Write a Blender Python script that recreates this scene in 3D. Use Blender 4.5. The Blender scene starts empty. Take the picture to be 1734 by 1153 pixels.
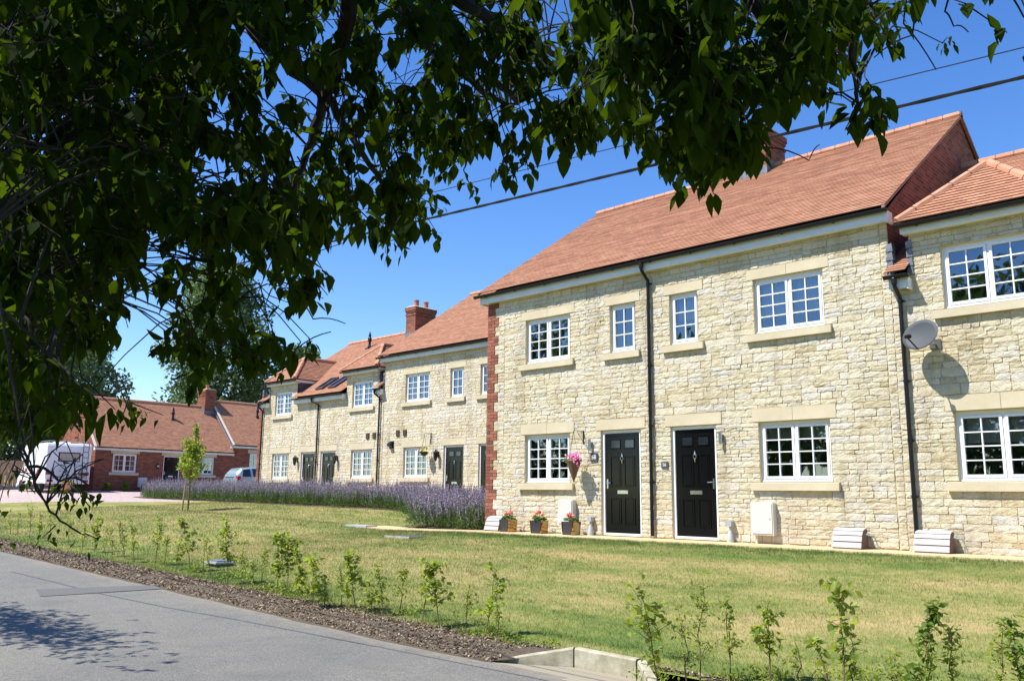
import bpy, math, random, bisect
import numpy as np
from mathutils import Vector, Matrix, noise
SC = bpy.context.scene
COL = SC.collection
R = math.radians
rnd = random.Random(7)
CH = 0.759            # eye height above the house floors
YF = 14.285           # facade plane of the near stone houses
YB = 19.70            # facade plane of the set back stone houses
ZB = 0.31

# ---------------------------------------------------------------- materials
MATS = {}
def mat(name, color=(.5, .5, .5), rough=.6, metal=0., spec=.5, build=None):
    m = bpy.data.materials.new(name); m.use_nodes = True
    nt = m.node_tree; b = nt.nodes['Principled BSDF']
    b.inputs['Base Color'].default_value = (*color, 1)
    b.inputs['Roughness'].default_value = rough
    b.inputs['Metallic'].default_value = metal
    b.inputs['Specular IOR Level'].default_value = spec
    if build: build(nt, b)
    MATS[name] = m
    return m
def N(nt, t, **kw):
    n = nt.nodes.new(t)
    for k, v in kw.items():
        if k in n.inputs.keys() if isinstance(k, str) else False: n.inputs[k].default_value = v
        else: setattr(n, k, v)
    return n
def noise_n(nt, scale, detail=4, rough=.6, coord='Object', vec=None):
    n = nt.nodes.new('ShaderNodeTexNoise'); n.inputs['Scale'].default_value = scale
    n.inputs['Detail'].default_value = detail; n.inputs['Roughness'].default_value = rough
    if vec is None:
        tc = nt.nodes.new('ShaderNodeTexCoord'); vec = tc.outputs[coord]
    nt.links.new(vec, n.inputs['Vector'])
    return n
def ramp(nt, fac, stops):
    r = nt.nodes.new('ShaderNodeValToRGB'); e = r.color_ramp.elements
    while len(e) < len(stops): e.new(.5)
    for x, (p, c) in zip(e, stops): x.position = p; x.color = (*c, 1)
    nt.links.new(fac, r.inputs['Fac']); return r
def mixc(nt, fac, a, b, mode='MIX'):
    m = nt.nodes.new('ShaderNodeMix'); m.data_type = 'RGBA'; m.blend_type = mode
    for s, v in ((0, fac), (6, a), (7, b)):
        if isinstance(v, (int, float)): m.inputs[s].default_value = v
        elif isinstance(v, tuple): m.inputs[s].default_value = (*v, 1)
        else: nt.links.new(v, m.inputs[s])
    return m.outputs[2]
def bump(nt, b, h, strength=.3, dist=.01):
    n = nt.nodes.new('ShaderNodeBump'); n.inputs['Strength'].default_value = strength
    n.inputs['Distance'].default_value = dist; nt.links.new(h, n.inputs['Height'])
    nt.links.new(n.outputs[0], b.inputs['Normal'])
def attr(nt, name):
    a = nt.nodes.new('ShaderNodeAttribute'); a.attribute_name = name; return a
def math_n(nt, op, a, b=None):
    m = nt.nodes.new('ShaderNodeMath'); m.operation = op
    for i, v in enumerate((a, b)):
        if v is None: continue
        if isinstance(v, (int, float)): m.inputs[i].default_value = v
        else: nt.links.new(v, m.inputs[i])
    return m.outputs[0]

def b_stone(nt, b):
    t = attr(nt, 'tone')
    n1 = noise_n(nt, 14, 5, .65); n2 = noise_n(nt, 60, 4, .7); n3 = noise_n(nt, .9, 3)
    s = math_n(nt, 'ADD', t.outputs['Fac'], math_n(nt, 'MULTIPLY', math_n(nt, 'SUBTRACT', n1.outputs['Fac'], .5), .9))
    s = math_n(nt, 'ADD', s, math_n(nt, 'MULTIPLY', math_n(nt, 'SUBTRACT', n3.outputs['Fac'], .5), .6))
    c = ramp(nt, s, [(0, (.51, .43, .265)), (.25, (.64, .55, .37)), (.5, (.70, .625, .465)), (.75, (.69, .635, .525)), (1, (.57, .55, .50))])
    d = ramp(nt, n2.outputs['Fac'], [(.25, (.72, .70, .66)), (.5, (1, 1, 1)), (.9, (1.06, 1.05, 1.02))])
    tcs = nt.nodes.new('ShaderNodeTexCoord'); mp = nt.nodes.new('ShaderNodeMapping'); mp.inputs['Scale'].default_value = (2.6, 1, .35); nt.links.new(tcs.outputs['Object'], mp.inputs['Vector'])
    st = noise_n(nt, 1.2, 4, .6, vec=mp.outputs[0]); w = ramp(nt, st.outputs['Fac'], [(.3, (.80, .78, .74)), (.5, (1, 1, 1)), (.8, (1.03, 1.03, 1.02))])
    cc = mixc(nt, 1., mixc(nt, 1., c.outputs[0], d.outputs[0], 'MULTIPLY'), w.outputs[0], 'MULTIPLY')
    nt.links.new(cc, b.inputs['Base Color'])
    bump(nt, b, math_n(nt, 'ADD', n1.outputs['Fac'], math_n(nt, 'MULTIPLY', n2.outputs['Fac'], .7)), 1., .03)
mat('stone', rough=.9, spec=.2, build=b_stone)
def b_mortar(nt, b):
    n1 = noise_n(nt, 40, 4); n2 = noise_n(nt, 1.5, 3)
    c = ramp(nt, n1.outputs['Fac'], [(.3, (.50, .41, .24)), (.7, (.64, .54, .34))])
    nt.links.new(c.outputs[0], b.inputs['Base Color']); bump(nt, b, n1.outputs['Fac'], .6, .01)
mat('mortar', rough=.95, spec=.1, build=b_mortar)
def b_ash(nt, b):
    n1 = noise_n(nt, 120, 3); n2 = noise_n(nt, 3, 4)
    c = ramp(nt, n2.outputs['Fac'], [(.3, (.50, .43, .29)), (.7, (.59, .515, .365))])
    nt.links.new(c.outputs[0], b.inputs['Base Color']); bump(nt, b, n1.outputs['Fac'], .25, .004)
mat('dressed_stone', rough=.85, spec=.2, build=b_ash)

def b_brick(nt, b):
    tc = nt.nodes.new('ShaderNodeTexCoord')
    br = nt.nodes.new('ShaderNodeTexBrick'); nt.links.new(tc.outputs['UV'], br.inputs['Vector'])
    for k, v in (('Scale', 1.), ('Mortar Size', .005), ('Brick Width', .225), ('Row Height', .075), ('Mortar Smooth', .3), ('Bias', 0.)): br.inputs[k].default_value = v
    br.inputs['Color1'].default_value = (0, 0, 0, 1); br.inputs['Color2'].default_value = (1, 1, 1, 1); br.inputs['Mortar'].default_value = (.5, .5, .5, 1)
    n = noise_n(nt, 40, 4, coord='UV'); n3 = noise_n(nt, 2.2, 3, coord='UV')
    s = math_n(nt, 'ADD', br.outputs['Color'], math_n(nt, 'MULTIPLY', math_n(nt, 'SUBTRACT', n3.outputs['Fac'], .5), .8))
    c = ramp(nt, s, [(0, (.13, .055, .042)), (.2, (.20, .065, .04)), (.6, (.255, .08, .046)), (1, (.31, .11, .062))])
    c2 = mixc(nt, .5, c.outputs[0], ramp(nt, n.outputs['Fac'], [(.3, (.5, .5, .5)), (.7, (1, 1, 1))]).outputs[0], 'MULTIPLY')
    nt.links.new(mixc(nt, br.outputs['Fac'], c2, (.30, .20, .14)), b.inputs['Base Color'])
    bump(nt, b, math_n(nt, 'SUBTRACT', math_n(nt, 'MULTIPLY', n.outputs['Fac'], .3), br.outputs['Fac']), .6, .006)
mat('brick', rough=.9, spec=.2, build=b_brick)
def b_qbrick(nt, b):
    t = attr(nt, 'tone'); n = noise_n(nt, 45, 4)
    c = ramp(nt, t.outputs['Fac'], [(0, (.14, .08, .065)), (.2, (.24, .085, .058)), (.6, (.32, .115, .075)), (1, (.37, .15, .10))])
    nt.links.new(mixc(nt, .5, c.outputs[0], ramp(nt, n.outputs['Fac'], [(.3, (.55, .55, .55)), (.7, (1, 1, 1))]).outputs[0], 'MULTIPLY'), b.inputs['Base Color'])
    bump(nt, b, n.outputs['Fac'], .5, .005)
mat('quoin_brick', rough=.9, spec=.2, build=b_qbrick)

def b_tile(nt, b):
    tc = nt.nodes.new('ShaderNodeTexCoord')
    br = nt.nodes.new('ShaderNodeTexBrick'); nt.links.new(tc.outputs['UV'], br.inputs['Vector'])
    for k, v in (('Scale', 1.), ('Mortar Size', .004), ('Brick Width', .165), ('Row Height', .1), ('Mortar Smooth', .2), ('Bias', 0.)): br.inputs[k].default_value = v
    br.inputs['Color1'].default_value = (0, 0, 0, 1); br.inputs['Color2'].default_value = (1, 1, 1, 1); br.inputs['Mortar'].default_value = (.5, .5, .5, 1)
    n = noise_n(nt, 1.1, 4, coord='UV'); n2 = noise_n(nt, 30, 3, coord='UV')
    s = math_n(nt, 'ADD', br.outputs['Color'], math_n(nt, 'MULTIPLY', math_n(nt, 'SUBTRACT', n.outputs['Fac'], .5), .3))
    c = ramp(nt, s, [(0, (.31, .148, .09)), (.3, (.36, .175, .102)), (.65, (.405, .198, .117)), (1, (.45, .228, .14))])
    c2 = mixc(nt, .35, c.outputs[0], ramp(nt, n2.outputs['Fac'], [(.3, (.6, .6, .6)), (.7, (1, 1, 1))]).outputs[0], 'MULTIPLY')
    nt.links.new(mixc(nt, math_n(nt, 'MULTIPLY', br.outputs['Fac'], .5), c2, (.14, .06, .04)), b.inputs['Base Color'])
    bump(nt, b, math_n(nt, 'SUBTRACT', math_n(nt, 'MULTIPLY', n2.outputs['Fac'], .2), br.outputs['Fac']), .5, .006)
mat('clay_tile', rough=.85, spec=.25, build=b_tile)
def b_ridge(nt, b):
    n = noise_n(nt, 4, 4)
    c = ramp(nt, n.outputs['Fac'], [(.3, (.40, .17, .095)), (.7, (.55, .28, .17))])
    nt.links.new(c.outputs[0], b.inputs['Base Color'])
mat('ridge_clay', rough=.85, build=b_ridge)
mat('lime_mortar', (.55, .50, .42), .9); mat('ridge_joint', (.27, .15, .10), .9); mat('verge_tile', (.30, .17, .12), .9)
mat('white_paint', (.80, .81, .82), .35)
def b_fascia(nt, b):
    n = noise_n(nt, 3, 3); c = ramp(nt, n.outputs['Fac'], [(.3, (.66, .68, .66)), (.7, (.74, .76, .75))]); nt.links.new(c.outputs[0], b.inputs['Base Color'])
mat('fascia_paint', rough=.4, build=b_fascia)
mat('black_plastic', (.010, .010, .011), .35, spec=.3)
mat('black_paint', (.004, .0042, .005), .13, spec=.3)
mat('chrome', (.75, .75, .76), .18, 1.)
mat('steel', (.45, .46, .47), .35, 1.)
def b_lead(nt, b):
    n = noise_n(nt, 9, 4); c = ramp(nt, n.outputs['Fac'], [(.3, (.08, .09, .11)), (.7, (.20, .22, .26))]); nt.links.new(c.outputs[0], b.inputs['Base Color'])
mat('lead', rough=.55, build=b_lead)
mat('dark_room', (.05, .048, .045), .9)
mat('curtain_white', (.72, .72, .70), .9)
mat('blind_cream', (.52, .52, .34), .9)
mat('slate', (.06, .065, .075), .5)
mat('plate_white', (.8, .8, .8), .5)
def b_glass(nt, b):
    out = nt.nodes['Material Output']
    tr = nt.nodes.new('ShaderNodeBsdfTransparent'); tr.inputs[0].default_value = (.84, .87, .87, 1)
    gl = nt.nodes.new('ShaderNodeBsdfGlossy'); gl.inputs['Roughness'].default_value = .015; gl.inputs[0].default_value = (.85, .93, 1, 1)
    lw = nt.nodes.new('ShaderNodeFresnel'); lw.inputs[0].default_value = 1.9
    n = noise_n(nt, 1.6, 1); bp = nt.nodes.new('ShaderNodeBump'); bp.inputs['Strength'].default_value = .12; bp.inputs['Distance'].default_value = .02
    nt.links.new(n.outputs['Fac'], bp.inputs['Height']); nt.links.new(bp.outputs[0], gl.inputs['Normal'])
    mx = nt.nodes.new('ShaderNodeMixShader'); f = math_n(nt, 'MULTIPLY', lw.outputs[0], 2.1)
    nt.links.new(f, mx.inputs[0]); nt.links.new(tr.outputs[0], mx.inputs[1]); nt.links.new(gl.outputs[0], mx.inputs[2])
    nt.links.new(mx.outputs[0], out.inputs['Surface'])
mat('window_glass', build=b_glass)
mat('dark_glass', (.015, .02, .025), .05, spec=.8)

def b_asphalt(nt, b):
    n1 = noise_n(nt, 110, 4, .8); n2 = noise_n(nt, .5, 5, .6); n3 = noise_n(nt, 38, 3, .7)
    c = ramp(nt, n1.outputs['Fac'], [(.36, (.075, .073, .066)), (.5, (.168, .163, .146)), (.62, (.32, .307, .27))])
    d = ramp(nt, n2.outputs['Fac'], [(.3, (.86, .87, .90)), (.7, (1.08, 1.07, 1.05))])
    e = ramp(nt, n3.outputs['Fac'], [(.3, (.72, .72, .72)), (.65, (1.1, 1.1, 1.08))])
    c = mixc(nt, 1., mixc(nt, 1., c.outputs[0], d.outputs[0], 'MULTIPLY'), e.outputs[0], 'MULTIPLY')
    geo = nt.nodes.new('ShaderNodeNewGeometry'); sp = nt.nodes.new('ShaderNodeSeparateXYZ'); nt.links.new(geo.outputs['Position'], sp.inputs[0])
    mr = nt.nodes.new('ShaderNodeMapRange'); mr.inputs[1].default_value = 5.75; mr.inputs[2].default_value = 6.35; mr.inputs[3].default_value = -.45; mr.inputs[4].default_value = .55; nt.links.new(sp.outputs['Y'], mr.inputs[0])
    n5 = noise_n(nt, 5, 5, .75); n6 = noise_n(nt, 2.2, 5, .7)
    dirt = math_n(nt, 'MULTIPLY', math_n(nt, 'ADD', math_n(nt, 'MULTIPLY', math_n(nt, 'SUBTRACT', n5.outputs['Fac'], .45), 2.5), mr.outputs[0]), 1.); dirt.node.use_clamp = True
    c = mixc(nt, 1., c, ramp(nt, n6.outputs['Fac'], [(.3, (.86, .86, .87)), (.5, (1, 1, 1)), (.75, (1.06, 1.05, 1.03))]).outputs[0], 'MULTIPLY')
    c = mixc(nt, dirt, c, (.25, .215, .16))
    nt.links.new(c, b.inputs['Base Color']); bump(nt, b, n1.outputs['Fac'], .7, .008)
mat('asphalt', rough=.85, spec=.3, build=b_asphalt)
def b_asph2(nt, b):
    n1 = noise_n(nt, 170, 3, .7)
    c = ramp(nt, n1.outputs['Fac'], [(.32, (.06, .06, .062)), (.5, (.128, .126, .12)), (.7, (.21, .205, .19))])
    nt.links.new(c.outputs[0], b.inputs['Base Color']); bump(nt, b, n1.outputs['Fac'], .7, .008)
mat('asphalt_patch', rough=.85, spec=.3, build=b_asph2)
mat('tar', (.07, .07, .075), .6)
def b_soil(nt, b):
    n1 = noise_n(nt, 50, 5, .7)
    c = ramp(nt, n1.outputs['Fac'], [(.3, (.07, .055, .04)), (.7, (.20, .16, .115))])
    nt.links.new(c.outputs[0], b.inputs['Base Color']); bump(nt, b, n1.outputs['Fac'], 1., .03)
mat('soil', rough=.95, spec=.1, build=b_soil)
def b_lawn(nt, b, blades=False):
    geo = nt.nodes.new('ShaderNodeNewGeometry')
    v = nt.nodes.new('ShaderNodeMapping'); v.inputs['Scale'].default_value = (.55, 1.3, 1); nt.links.new(geo.outputs['Position'], v.inputs['Vector'])
    n1 = noise_n(nt, 1.1, 5, .62, vec=v.outputs[0]); n2 = noise_n(nt, 9, 4, .6, vec=geo.outputs['Position'])
    sep = nt.nodes.new('ShaderNodeSeparateXYZ'); nt.links.new(geo.outputs['Position'], sep.inputs[0])
    # greener strips along the path edge and along the verge
    mr = nt.nodes.new('ShaderNodeMapRange'); mr.inputs[1].default_value = 11.6; mr.inputs[2].default_value = 13.2; mr.inputs[3].default_value = 0; mr.inputs[4].default_value = .20
    nt.links.new(sep.outputs['Y'], mr.inputs[0])
    mq = nt.nodes.new('ShaderNodeMapRange'); mq.inputs[1].default_value = 9.2; mq.inputs[2].default_value = 7.4; mq.inputs[3].default_value = 0; mq.inputs[4].default_value = .13
    nt.links.new(sep.outputs['Y'], mq.inputs[0])
    ml = nt.nodes.new('ShaderNodeMapRange'); ml.inputs[1].default_value = -17; ml.inputs[2].default_value = -21; ml.inputs[3].default_value = 1; ml.inputs[4].default_value = 0
    nt.links.new(sep.outputs['X'], ml.inputs[0])
    g = math_n(nt, 'ADD', math_n(nt, 'MULTIPLY', mr.outputs[0], ml.outputs[0]), mq.outputs[0])
    s = math_n(nt, 'ADD', n1.outputs['Fac'], math_n(nt, 'MULTIPLY', math_n(nt, 'SUBTRACT', n2.outputs['Fac'], .5), .45))
    s = math_n(nt, 'ADD', s, g)
    if blades: s = math_n(nt, 'ADD', s, math_n(nt, 'MULTIPLY', math_n(nt, 'SUBTRACT', attr(nt, 'tone').outputs['Fac'], .5), .28))
    c = ramp(nt, s, [(.20, (.40, .29, .145)), (.34, (.325, .265, .115)), (.49, (.235, .228, .078)), (.62, (.165, .19, .052)), (.80, (.085, .14, .032))])
    nt.links.new(c.outputs[0], b.inputs['Base Color'])
    if not blades: bump(nt, b, n2.outputs['Fac'], .6, .03)
mat('lawn', rough=.9, spec=.1, build=lambda nt, b: b_lawn(nt, b))
mat('grass_blade', rough=.7, spec=.2, build=lambda nt, b: b_lawn(nt, b, True))
def b_chip(nt, b):
    t = attr(nt, 'tone'); c = ramp(nt, t.outputs['Fac'], [(0, (.06, .042, .03)), (.45, (.15, .115, .082)), (.8, (.25, .20, .145)), (1, (.44, .36, .26))]); nt.links.new(c.outputs[0], b.inputs['Base Color'])
mat('bark_chip', rough=.9, spec=.1, build=b_chip)
def b_pave(nt, b):
    geo = nt.nodes.new('ShaderNodeNewGeometry')
    br = nt.nodes.new('ShaderNodeTexBrick'); nt.links.new(geo.outputs['Position'], br.inputs['Vector'])
    for k, v in (('Scale', 1.), ('Mortar Size', .005), ('Brick Width', .2), ('Row Height', .1)): br.inputs[k].default_value = v
    br.inputs['Color1'].default_value = (.36, .27, .25, 1); br.inputs['Color2'].default_value = (.47, .37, .34, 1); br.inputs['Mortar'].default_value = (.25, .2, .18, 1)
    nt.links.new(br.outputs['Color'], b.inputs['Base Color'])
mat('block_paving', rough=.9, build=b_pave)
def b_path(nt, b):
    geo = nt.nodes.new('ShaderNodeNewGeometry')
    n1 = noise_n(nt, 60, 3, vec=geo.outputs['Position'])
    br = nt.nodes.new('ShaderNodeTexBrick'); nt.links.new(geo.outputs['Position'], br.inputs['Vector'])
    for k, v in (('Scale', 1.), ('Mortar Size', .006), ('Brick Width', .6), ('Row Height', 10.)): br.inputs[k].default_value = v
    br.inputs['Color1'].default_value = (.58, .42, .22, 1); br.inputs['Color2'].default_value = (.62, .47, .27, 1); br.inputs['Mortar'].default_value = (.42, .32, .2, 1)
    nt.links.new(mixc(nt, .3, br.outputs['Color'], ramp(nt, n1.outputs['Fac'], [(.3, (.7, .7, .7)), (.7, (1, 1, 1))]).outputs[0], 'MULTIPLY'), b.inputs['Base Color'])
mat('sandy_slab', rough=.9, spec=.2, build=b_path)
def b_conc(nt, b):
    n1 = noise_n(nt, 6, 5, .7); n2 = noise_n(nt, 90, 3)
    c = ramp(nt, n1.outputs['Fac'], [(.3, (.25, .225, .15)), (.55, (.40, .375, .28)), (.75, (.52, .50, .42))])
    nt.links.new(c.outputs[0], b.inputs['Base Color']); bump(nt, b, n2.outputs['Fac'], .5, .006)
mat('concrete', rough=.9, spec=.2, build=b_conc)
def b_fence(nt, b):
    n1 = noise_n(nt, 5, 4); c = ramp(nt, n1.outputs['Fac'], [(.3, (.30, .20, .11)), (.7, (.42, .30, .18))]); nt.links.new(c.outputs[0], b.inputs['Base Color'])
mat('fence_wood', rough=.9, build=b_fence)
def leafmat(name, cols, trans=.35, tcol=(.25, .40, .03), rough=.45, spec=.4):
    def bl(nt, b):
        t = attr(nt, 'tone')
        c = ramp(nt, t.outputs['Fac'], [(i / (len(cols) - 1), x) for i, x in enumerate(cols)])
        nt.links.new(c.outputs[0], b.inputs['Base Color'])
        tl = nt.nodes.new('ShaderNodeBsdfTranslucent'); tl.inputs[0].default_value = (*tcol, 1)
        mx = nt.nodes.new('ShaderNodeMixShader'); mx.inputs[0].default_value = trans
        nt.links.new(b.outputs[0], mx.inputs[1]); nt.links.new(tl.outputs[0], mx.inputs[2])
        nt.links.new(mx.outputs[0], nt.nodes['Material Output'].inputs['Surface'])
    return mat(name, rough=rough, spec=spec, build=bl)
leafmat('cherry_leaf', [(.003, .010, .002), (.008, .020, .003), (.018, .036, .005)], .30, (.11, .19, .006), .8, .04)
leafmat('sapling_leaf', [(.08, .14, .02), (.16, .225, .034), (.29, .32, .055)], .45, (.50, .60, .06), .5)
leafmat('tree_leaf', [(.035, .07, .022), (.08, .135, .045), (.17, .225, .12)], .25, (.16, .27, .05), .5)
leafmat('pale_leaf', [(.05, .10, .012), (.10, .17, .02), (.16, .23, .03)], .4, (.25, .38, .03), .5)
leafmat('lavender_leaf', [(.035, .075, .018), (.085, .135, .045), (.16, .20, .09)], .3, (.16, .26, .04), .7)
leafmat('lavender_flower', [(.16, .13, .19), (.28, .235, .315), (.42, .36, .45)], .25, (.26, .21, .36), .8)
leafmat('geranium_leaf', [(.03, .08, .01), (.06, .14, .02)], .3, (.15, .3, .02))
mat('red_petal', (.75, .07, .035), .6); mat('salmon_petal', (.85, .33, .22), .6); mat('pink_petal', (.80, .10, .38), .6); mat('pale_pink_petal', (.85, .42, .60), .6); mat('yellow_petal', (.75, .55, .08), .6)
def b_bark(nt, b):
    n1 = noise_n(nt, 30, 4); c = ramp(nt, n1.outputs['Fac'], [(.3, (.007, .0055, .0045)), (.7, (.022, .017, .013))]); nt.links.new(c.outputs[0], b.inputs['Base Color']); bump(nt, b, n1.outputs['Fac'], .6, .01)
mat('bark', rough=.9, build=b_bark)
mat('stem', (.16, .11, .05), .8)
mat('cable_black', (.008, .008, .009), .5)
mat('white_box', (.58, .57, .53), .45)
mat('gas_lid', (.45, .44, .43), .6); mat('silt', (.27, .235, .17), .95); mat('gas_side', (.17, .10, .085), .8)
mat('green_pipe', (.20, .28, .24), .5); mat('grey_plastic', (.33, .36, .39), .5); mat('pale_grey', (.40, .42, .43), .5)
mat('gold_metal', (.34, .23, .10), .07, 1.); mat('pot_dark', (.05, .05, .055), .35, .3)
mat('wicker', (.16, .09, .05), .85)
mat('van_white', (.76, .78, .80), .25); mat('van_red', (.22, .035, .045), .35); mat('rubber', (.015, .015, .016), .8)
mat('lamp_red', (.35, .015, .012), .25); mat('plate_yellow', (.65, .45, .03), .4); mat('car_blue', (.30, .42, .47), .25, .4)
mat('bike_paint', (.45, .60, .68), .3); mat('dish_grey', (.075, .083, .09), .6, spec=.2); mat('terracotta', (.40, .14, .075), .8)
mat('bracket_iron', (.02, .02, .022), .5); mat('drain_grey', (.10, .11, .125), .7); mat('van_curtain', (.42, .36, .30), .9)

# ---------------------------------------------------------------- mesh builder
ORG = {}
class MB:
    def __init__(s): s.v = []; s.f = []; s.m = []; s.t = []; s.uv = {}; s.tone = 0.5
    def vert(s, p): s.v.append(tuple(p)); s.t.append(s.tone); return len(s.v) - 1
    def face(s, idx, m=0, uv=None):
        s.f.append(tuple(idx)); s.m.append(m)
        if uv: s.uv[len(s.f) - 1] = uv
    def poly(s, pts, m=0, uv=None): s.face([s.vert(p) for p in pts], m, uv)
    def box(s, x0, x1, y0, y1, z0, z1, m=0):
        c = [s.vert(p) for p in ((x0, y0, z0), (x1, y0, z0), (x1, y1, z0), (x0, y1, z0), (x0, y0, z1), (x1, y0, z1), (x1, y1, z1), (x0, y1, z1))]
        for q in ((0, 3, 2, 1), (4, 5, 6, 7), (0, 1, 5, 4), (1, 2, 6, 5), (2, 3, 7, 6), (3, 0, 4, 7)): s.face([c[i] for i in q], m)
    def prism(s, pts, axis, a0, a1, m=0):
        """extrude a 2-D outline along an axis ('x': pts are (y,z); 'y': (x,z); 'z': (x,y))"""
        def P(p, a): return {'x': (a, p[0], p[1]), 'y': (p[0], a, p[1]), 'z': (p[0], p[1], a)}[axis]
        A = [s.vert(P(p, a0)) for p in pts]; B = [s.vert(P(p, a1)) for p in pts]; n = len(pts)
        s.face(A[::-1], m); s.face(B, m)
        for i in range(n): s.face((A[i], A[(i + 1) % n], B[(i + 1) % n], B[i]), m)
    def tube(s, pts, r, n=6, m=0, cap=True):
        pts = [Vector(p) for p in pts]; rr = r if isinstance(r, (list, tuple)) else [r] * len(pts)
        prev = None; rings = []
        for i, p in enumerate(pts):
            d = (pts[min(i + 1, len(pts) - 1)] - pts[max(i - 1, 0)])
            if d.length < 1e-9: d = Vector((0, 0, 1))
            d.normalize()
            if prev is None:
                a = d.orthogonal().normalized()
            else:
                a = prev - d * prev.dot(d)
                a = a.normalized() if a.length > 1e-6 else d.orthogonal().normalized()
            prev = a; b = d.cross(a)
            rings.append([s.vert(p + (a * math.cos(2 * math.pi * k / n) + b * math.sin(2 * math.pi * k / n)) * rr[i]) for k in range(n)])
        for A, B in zip(rings, rings[1:]):
            for k in range(n): s.face((A[k], A[(k + 1) % n], B[(k + 1) % n], B[k]), m)
        if cap: s.face(rings[0][::-1], m); s.face(rings[-1], m)
    def lathe(s, c, prof, n=12, m=0, axis='z'):
        rings = []
        for r, h in prof:
            ring = []
            for k in range(n):
                a = 2 * math.pi * k / n; x, y = r * math.cos(a), r * math.sin(a)
                p = (c[0] + x, c[1] + y, c[2] + h) if axis == 'z' else ((c[0] + x, c[1] + h, c[2] + y) if axis == 'y' else (c[0] + h, c[1] + x, c[2] + y))
                ring.append(s.vert(p))
            rings.append(ring)
        for A, B in zip(rings, rings[1:]):
            for k in range(n): s.face((A[k], A[(k + 1) % n], B[(k + 1) % n], B[k]), m)
        s.face(rings[0][::-1], m); s.face(rings[-1], m)
    def build(s, name, mats, parent=None, origin=None, smooth=False):
        if not isinstance(mats, (list, tuple)): mats = [mats]
        V = np.array(s.v, dtype=np.float64)
        if origin is None:
            origin = Vector(((V[:, 0].min() + V[:, 0].max()) / 2, (V[:, 1].min() + V[:, 1].max()) / 2, V[:, 2].min()))
        origin = Vector(origin)
        me = bpy.data.meshes.new(name); me.from_pydata([tuple(p) for p in (V - np.array(origin))], [], s.f)
        for x in mats: me.materials.append(MATS[x])
        me.polygons.foreach_set('material_index', s.m)
        a = me.attributes.new('tone', 'FLOAT', 'POINT'); a.data.foreach_set('value', s.t)
        ul = me.uv_layers.new(name='UVMap')
        co = V; uv = []
        for i, pl in enumerate(me.polygons):
            if i in s.uv: uv += [c for p in s.uv[i] for c in p]; continue
            n = pl.normal; ax = max(range(3), key=lambda k: abs(n[k]))
            for vi in pl.vertices:
                p = co[vi]
                uv += ((p[1], p[2]) if ax == 0 else ((p[0], p[2]) if ax == 1 else (p[0], p[1])))
        ul.data.foreach_set('uv', uv)
        if smooth: me.polygons.foreach_set('use_smooth', [True] * len(me.polygons))
        o = bpy.data.objects.new(name, me); COL.objects.link(o)
        ORG[o] = origin
        if parent is not None: o.parent = parent; o.location = origin - ORG[parent]
        else: o.location = origin
        return o
def thing(name, label, cat, loc=(0, 0, 0), rz=0, group=None, local=False):
    o = bpy.data.objects.new(name, None); COL.objects.link(o); o.location = loc; o.rotation_euler = (0, 0, rz)
    o['label'] = label; o['category'] = cat
    if group: o['group'] = group
    ORG[o] = Vector((0, 0, 0)) if local else Vector(loc)
    return o
def tag(o, label, cat, group=None):
    o['label'] = label; o['category'] = cat
    if group: o['group'] = group
    return o
def struct(o): o['kind'] = 'structure'; return o
def stuff(o, label, cat): o['kind'] = 'stuff'; return tag(o, label, cat)

def np_mesh(name, V, F, mats, mi=None, tone=None, parent=None, origin=(0, 0, 0), smooth=False):
    """V (n,3), F (m,k) one face size"""
    me = bpy.data.meshes.new(name); V = np.asarray(V, dtype=np.float32) - np.array(origin, dtype=np.float32); F = np.asarray(F, dtype=np.int32)
    k = F.shape[1]; me.vertices.add(len(V)); me.vertices.foreach_set('co', V.ravel())
    me.loops.add(F.size); me.loops.foreach_set('vertex_index', F.ravel())
    me.polygons.add(len(F)); me.polygons.foreach_set('loop_start', np.arange(0, F.size, k, dtype=np.int32))
    me.polygons.foreach_set('loop_total', np.full(len(F), k, dtype=np.int32))
    for x in (mats if isinstance(mats, (list, tuple)) else [mats]): me.materials.append(MATS[x])
    if mi is not None: me.polygons.foreach_set('material_index', np.asarray(mi, dtype=np.int32))
    if tone is not None:
        a = me.attributes.new('tone', 'FLOAT', 'POINT'); a.data.foreach_set('value', np.asarray(tone, dtype=np.float32))
    if smooth: me.polygons.foreach_set('use_smooth', np.ones(len(F), dtype=bool))
    me.update(calc_edges=True); me.validate()
    o = bpy.data.objects.new(name, me); COL.objects.link(o); ORG[o] = Vector(origin)
    if parent is not None: o.parent = parent; o.location = Vector(origin) - ORG[parent]
    else: o.location = origin
    return o

# ---------------------------------------------------------------- camera
cam = bpy.data.cameras.new('camera'); co = bpy.data.objects.new('camera', cam); COL.objects.link(co); SC.camera = co
YAW, PITCH, ROLL = R(44.06), R(10.21), R(.616)
co.matrix_world = Matrix.Translation((0, 0, CH)) @ Matrix.Rotation(YAW, 4, 'Z') @ Matrix.Rotation(math.pi / 2 + PITCH, 4, 'X') @ Matrix.Rotation(ROLL, 4, 'Z')
cam.sensor_width = 36; cam.lens = 1459.5 / 1734 * 36; cam.clip_start = .05; cam.clip_end = 3000
MC = co.matrix_world.to_3x3()
def ray(px, py):
    d = MC @ Vector(((px - 867) / 1459.5, -(py - 576.5) / 1459.5, -1)); return d.normalized()
def at(px, py, dist): return Vector((0, 0, CH)) + ray(px, py) * dist

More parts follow.
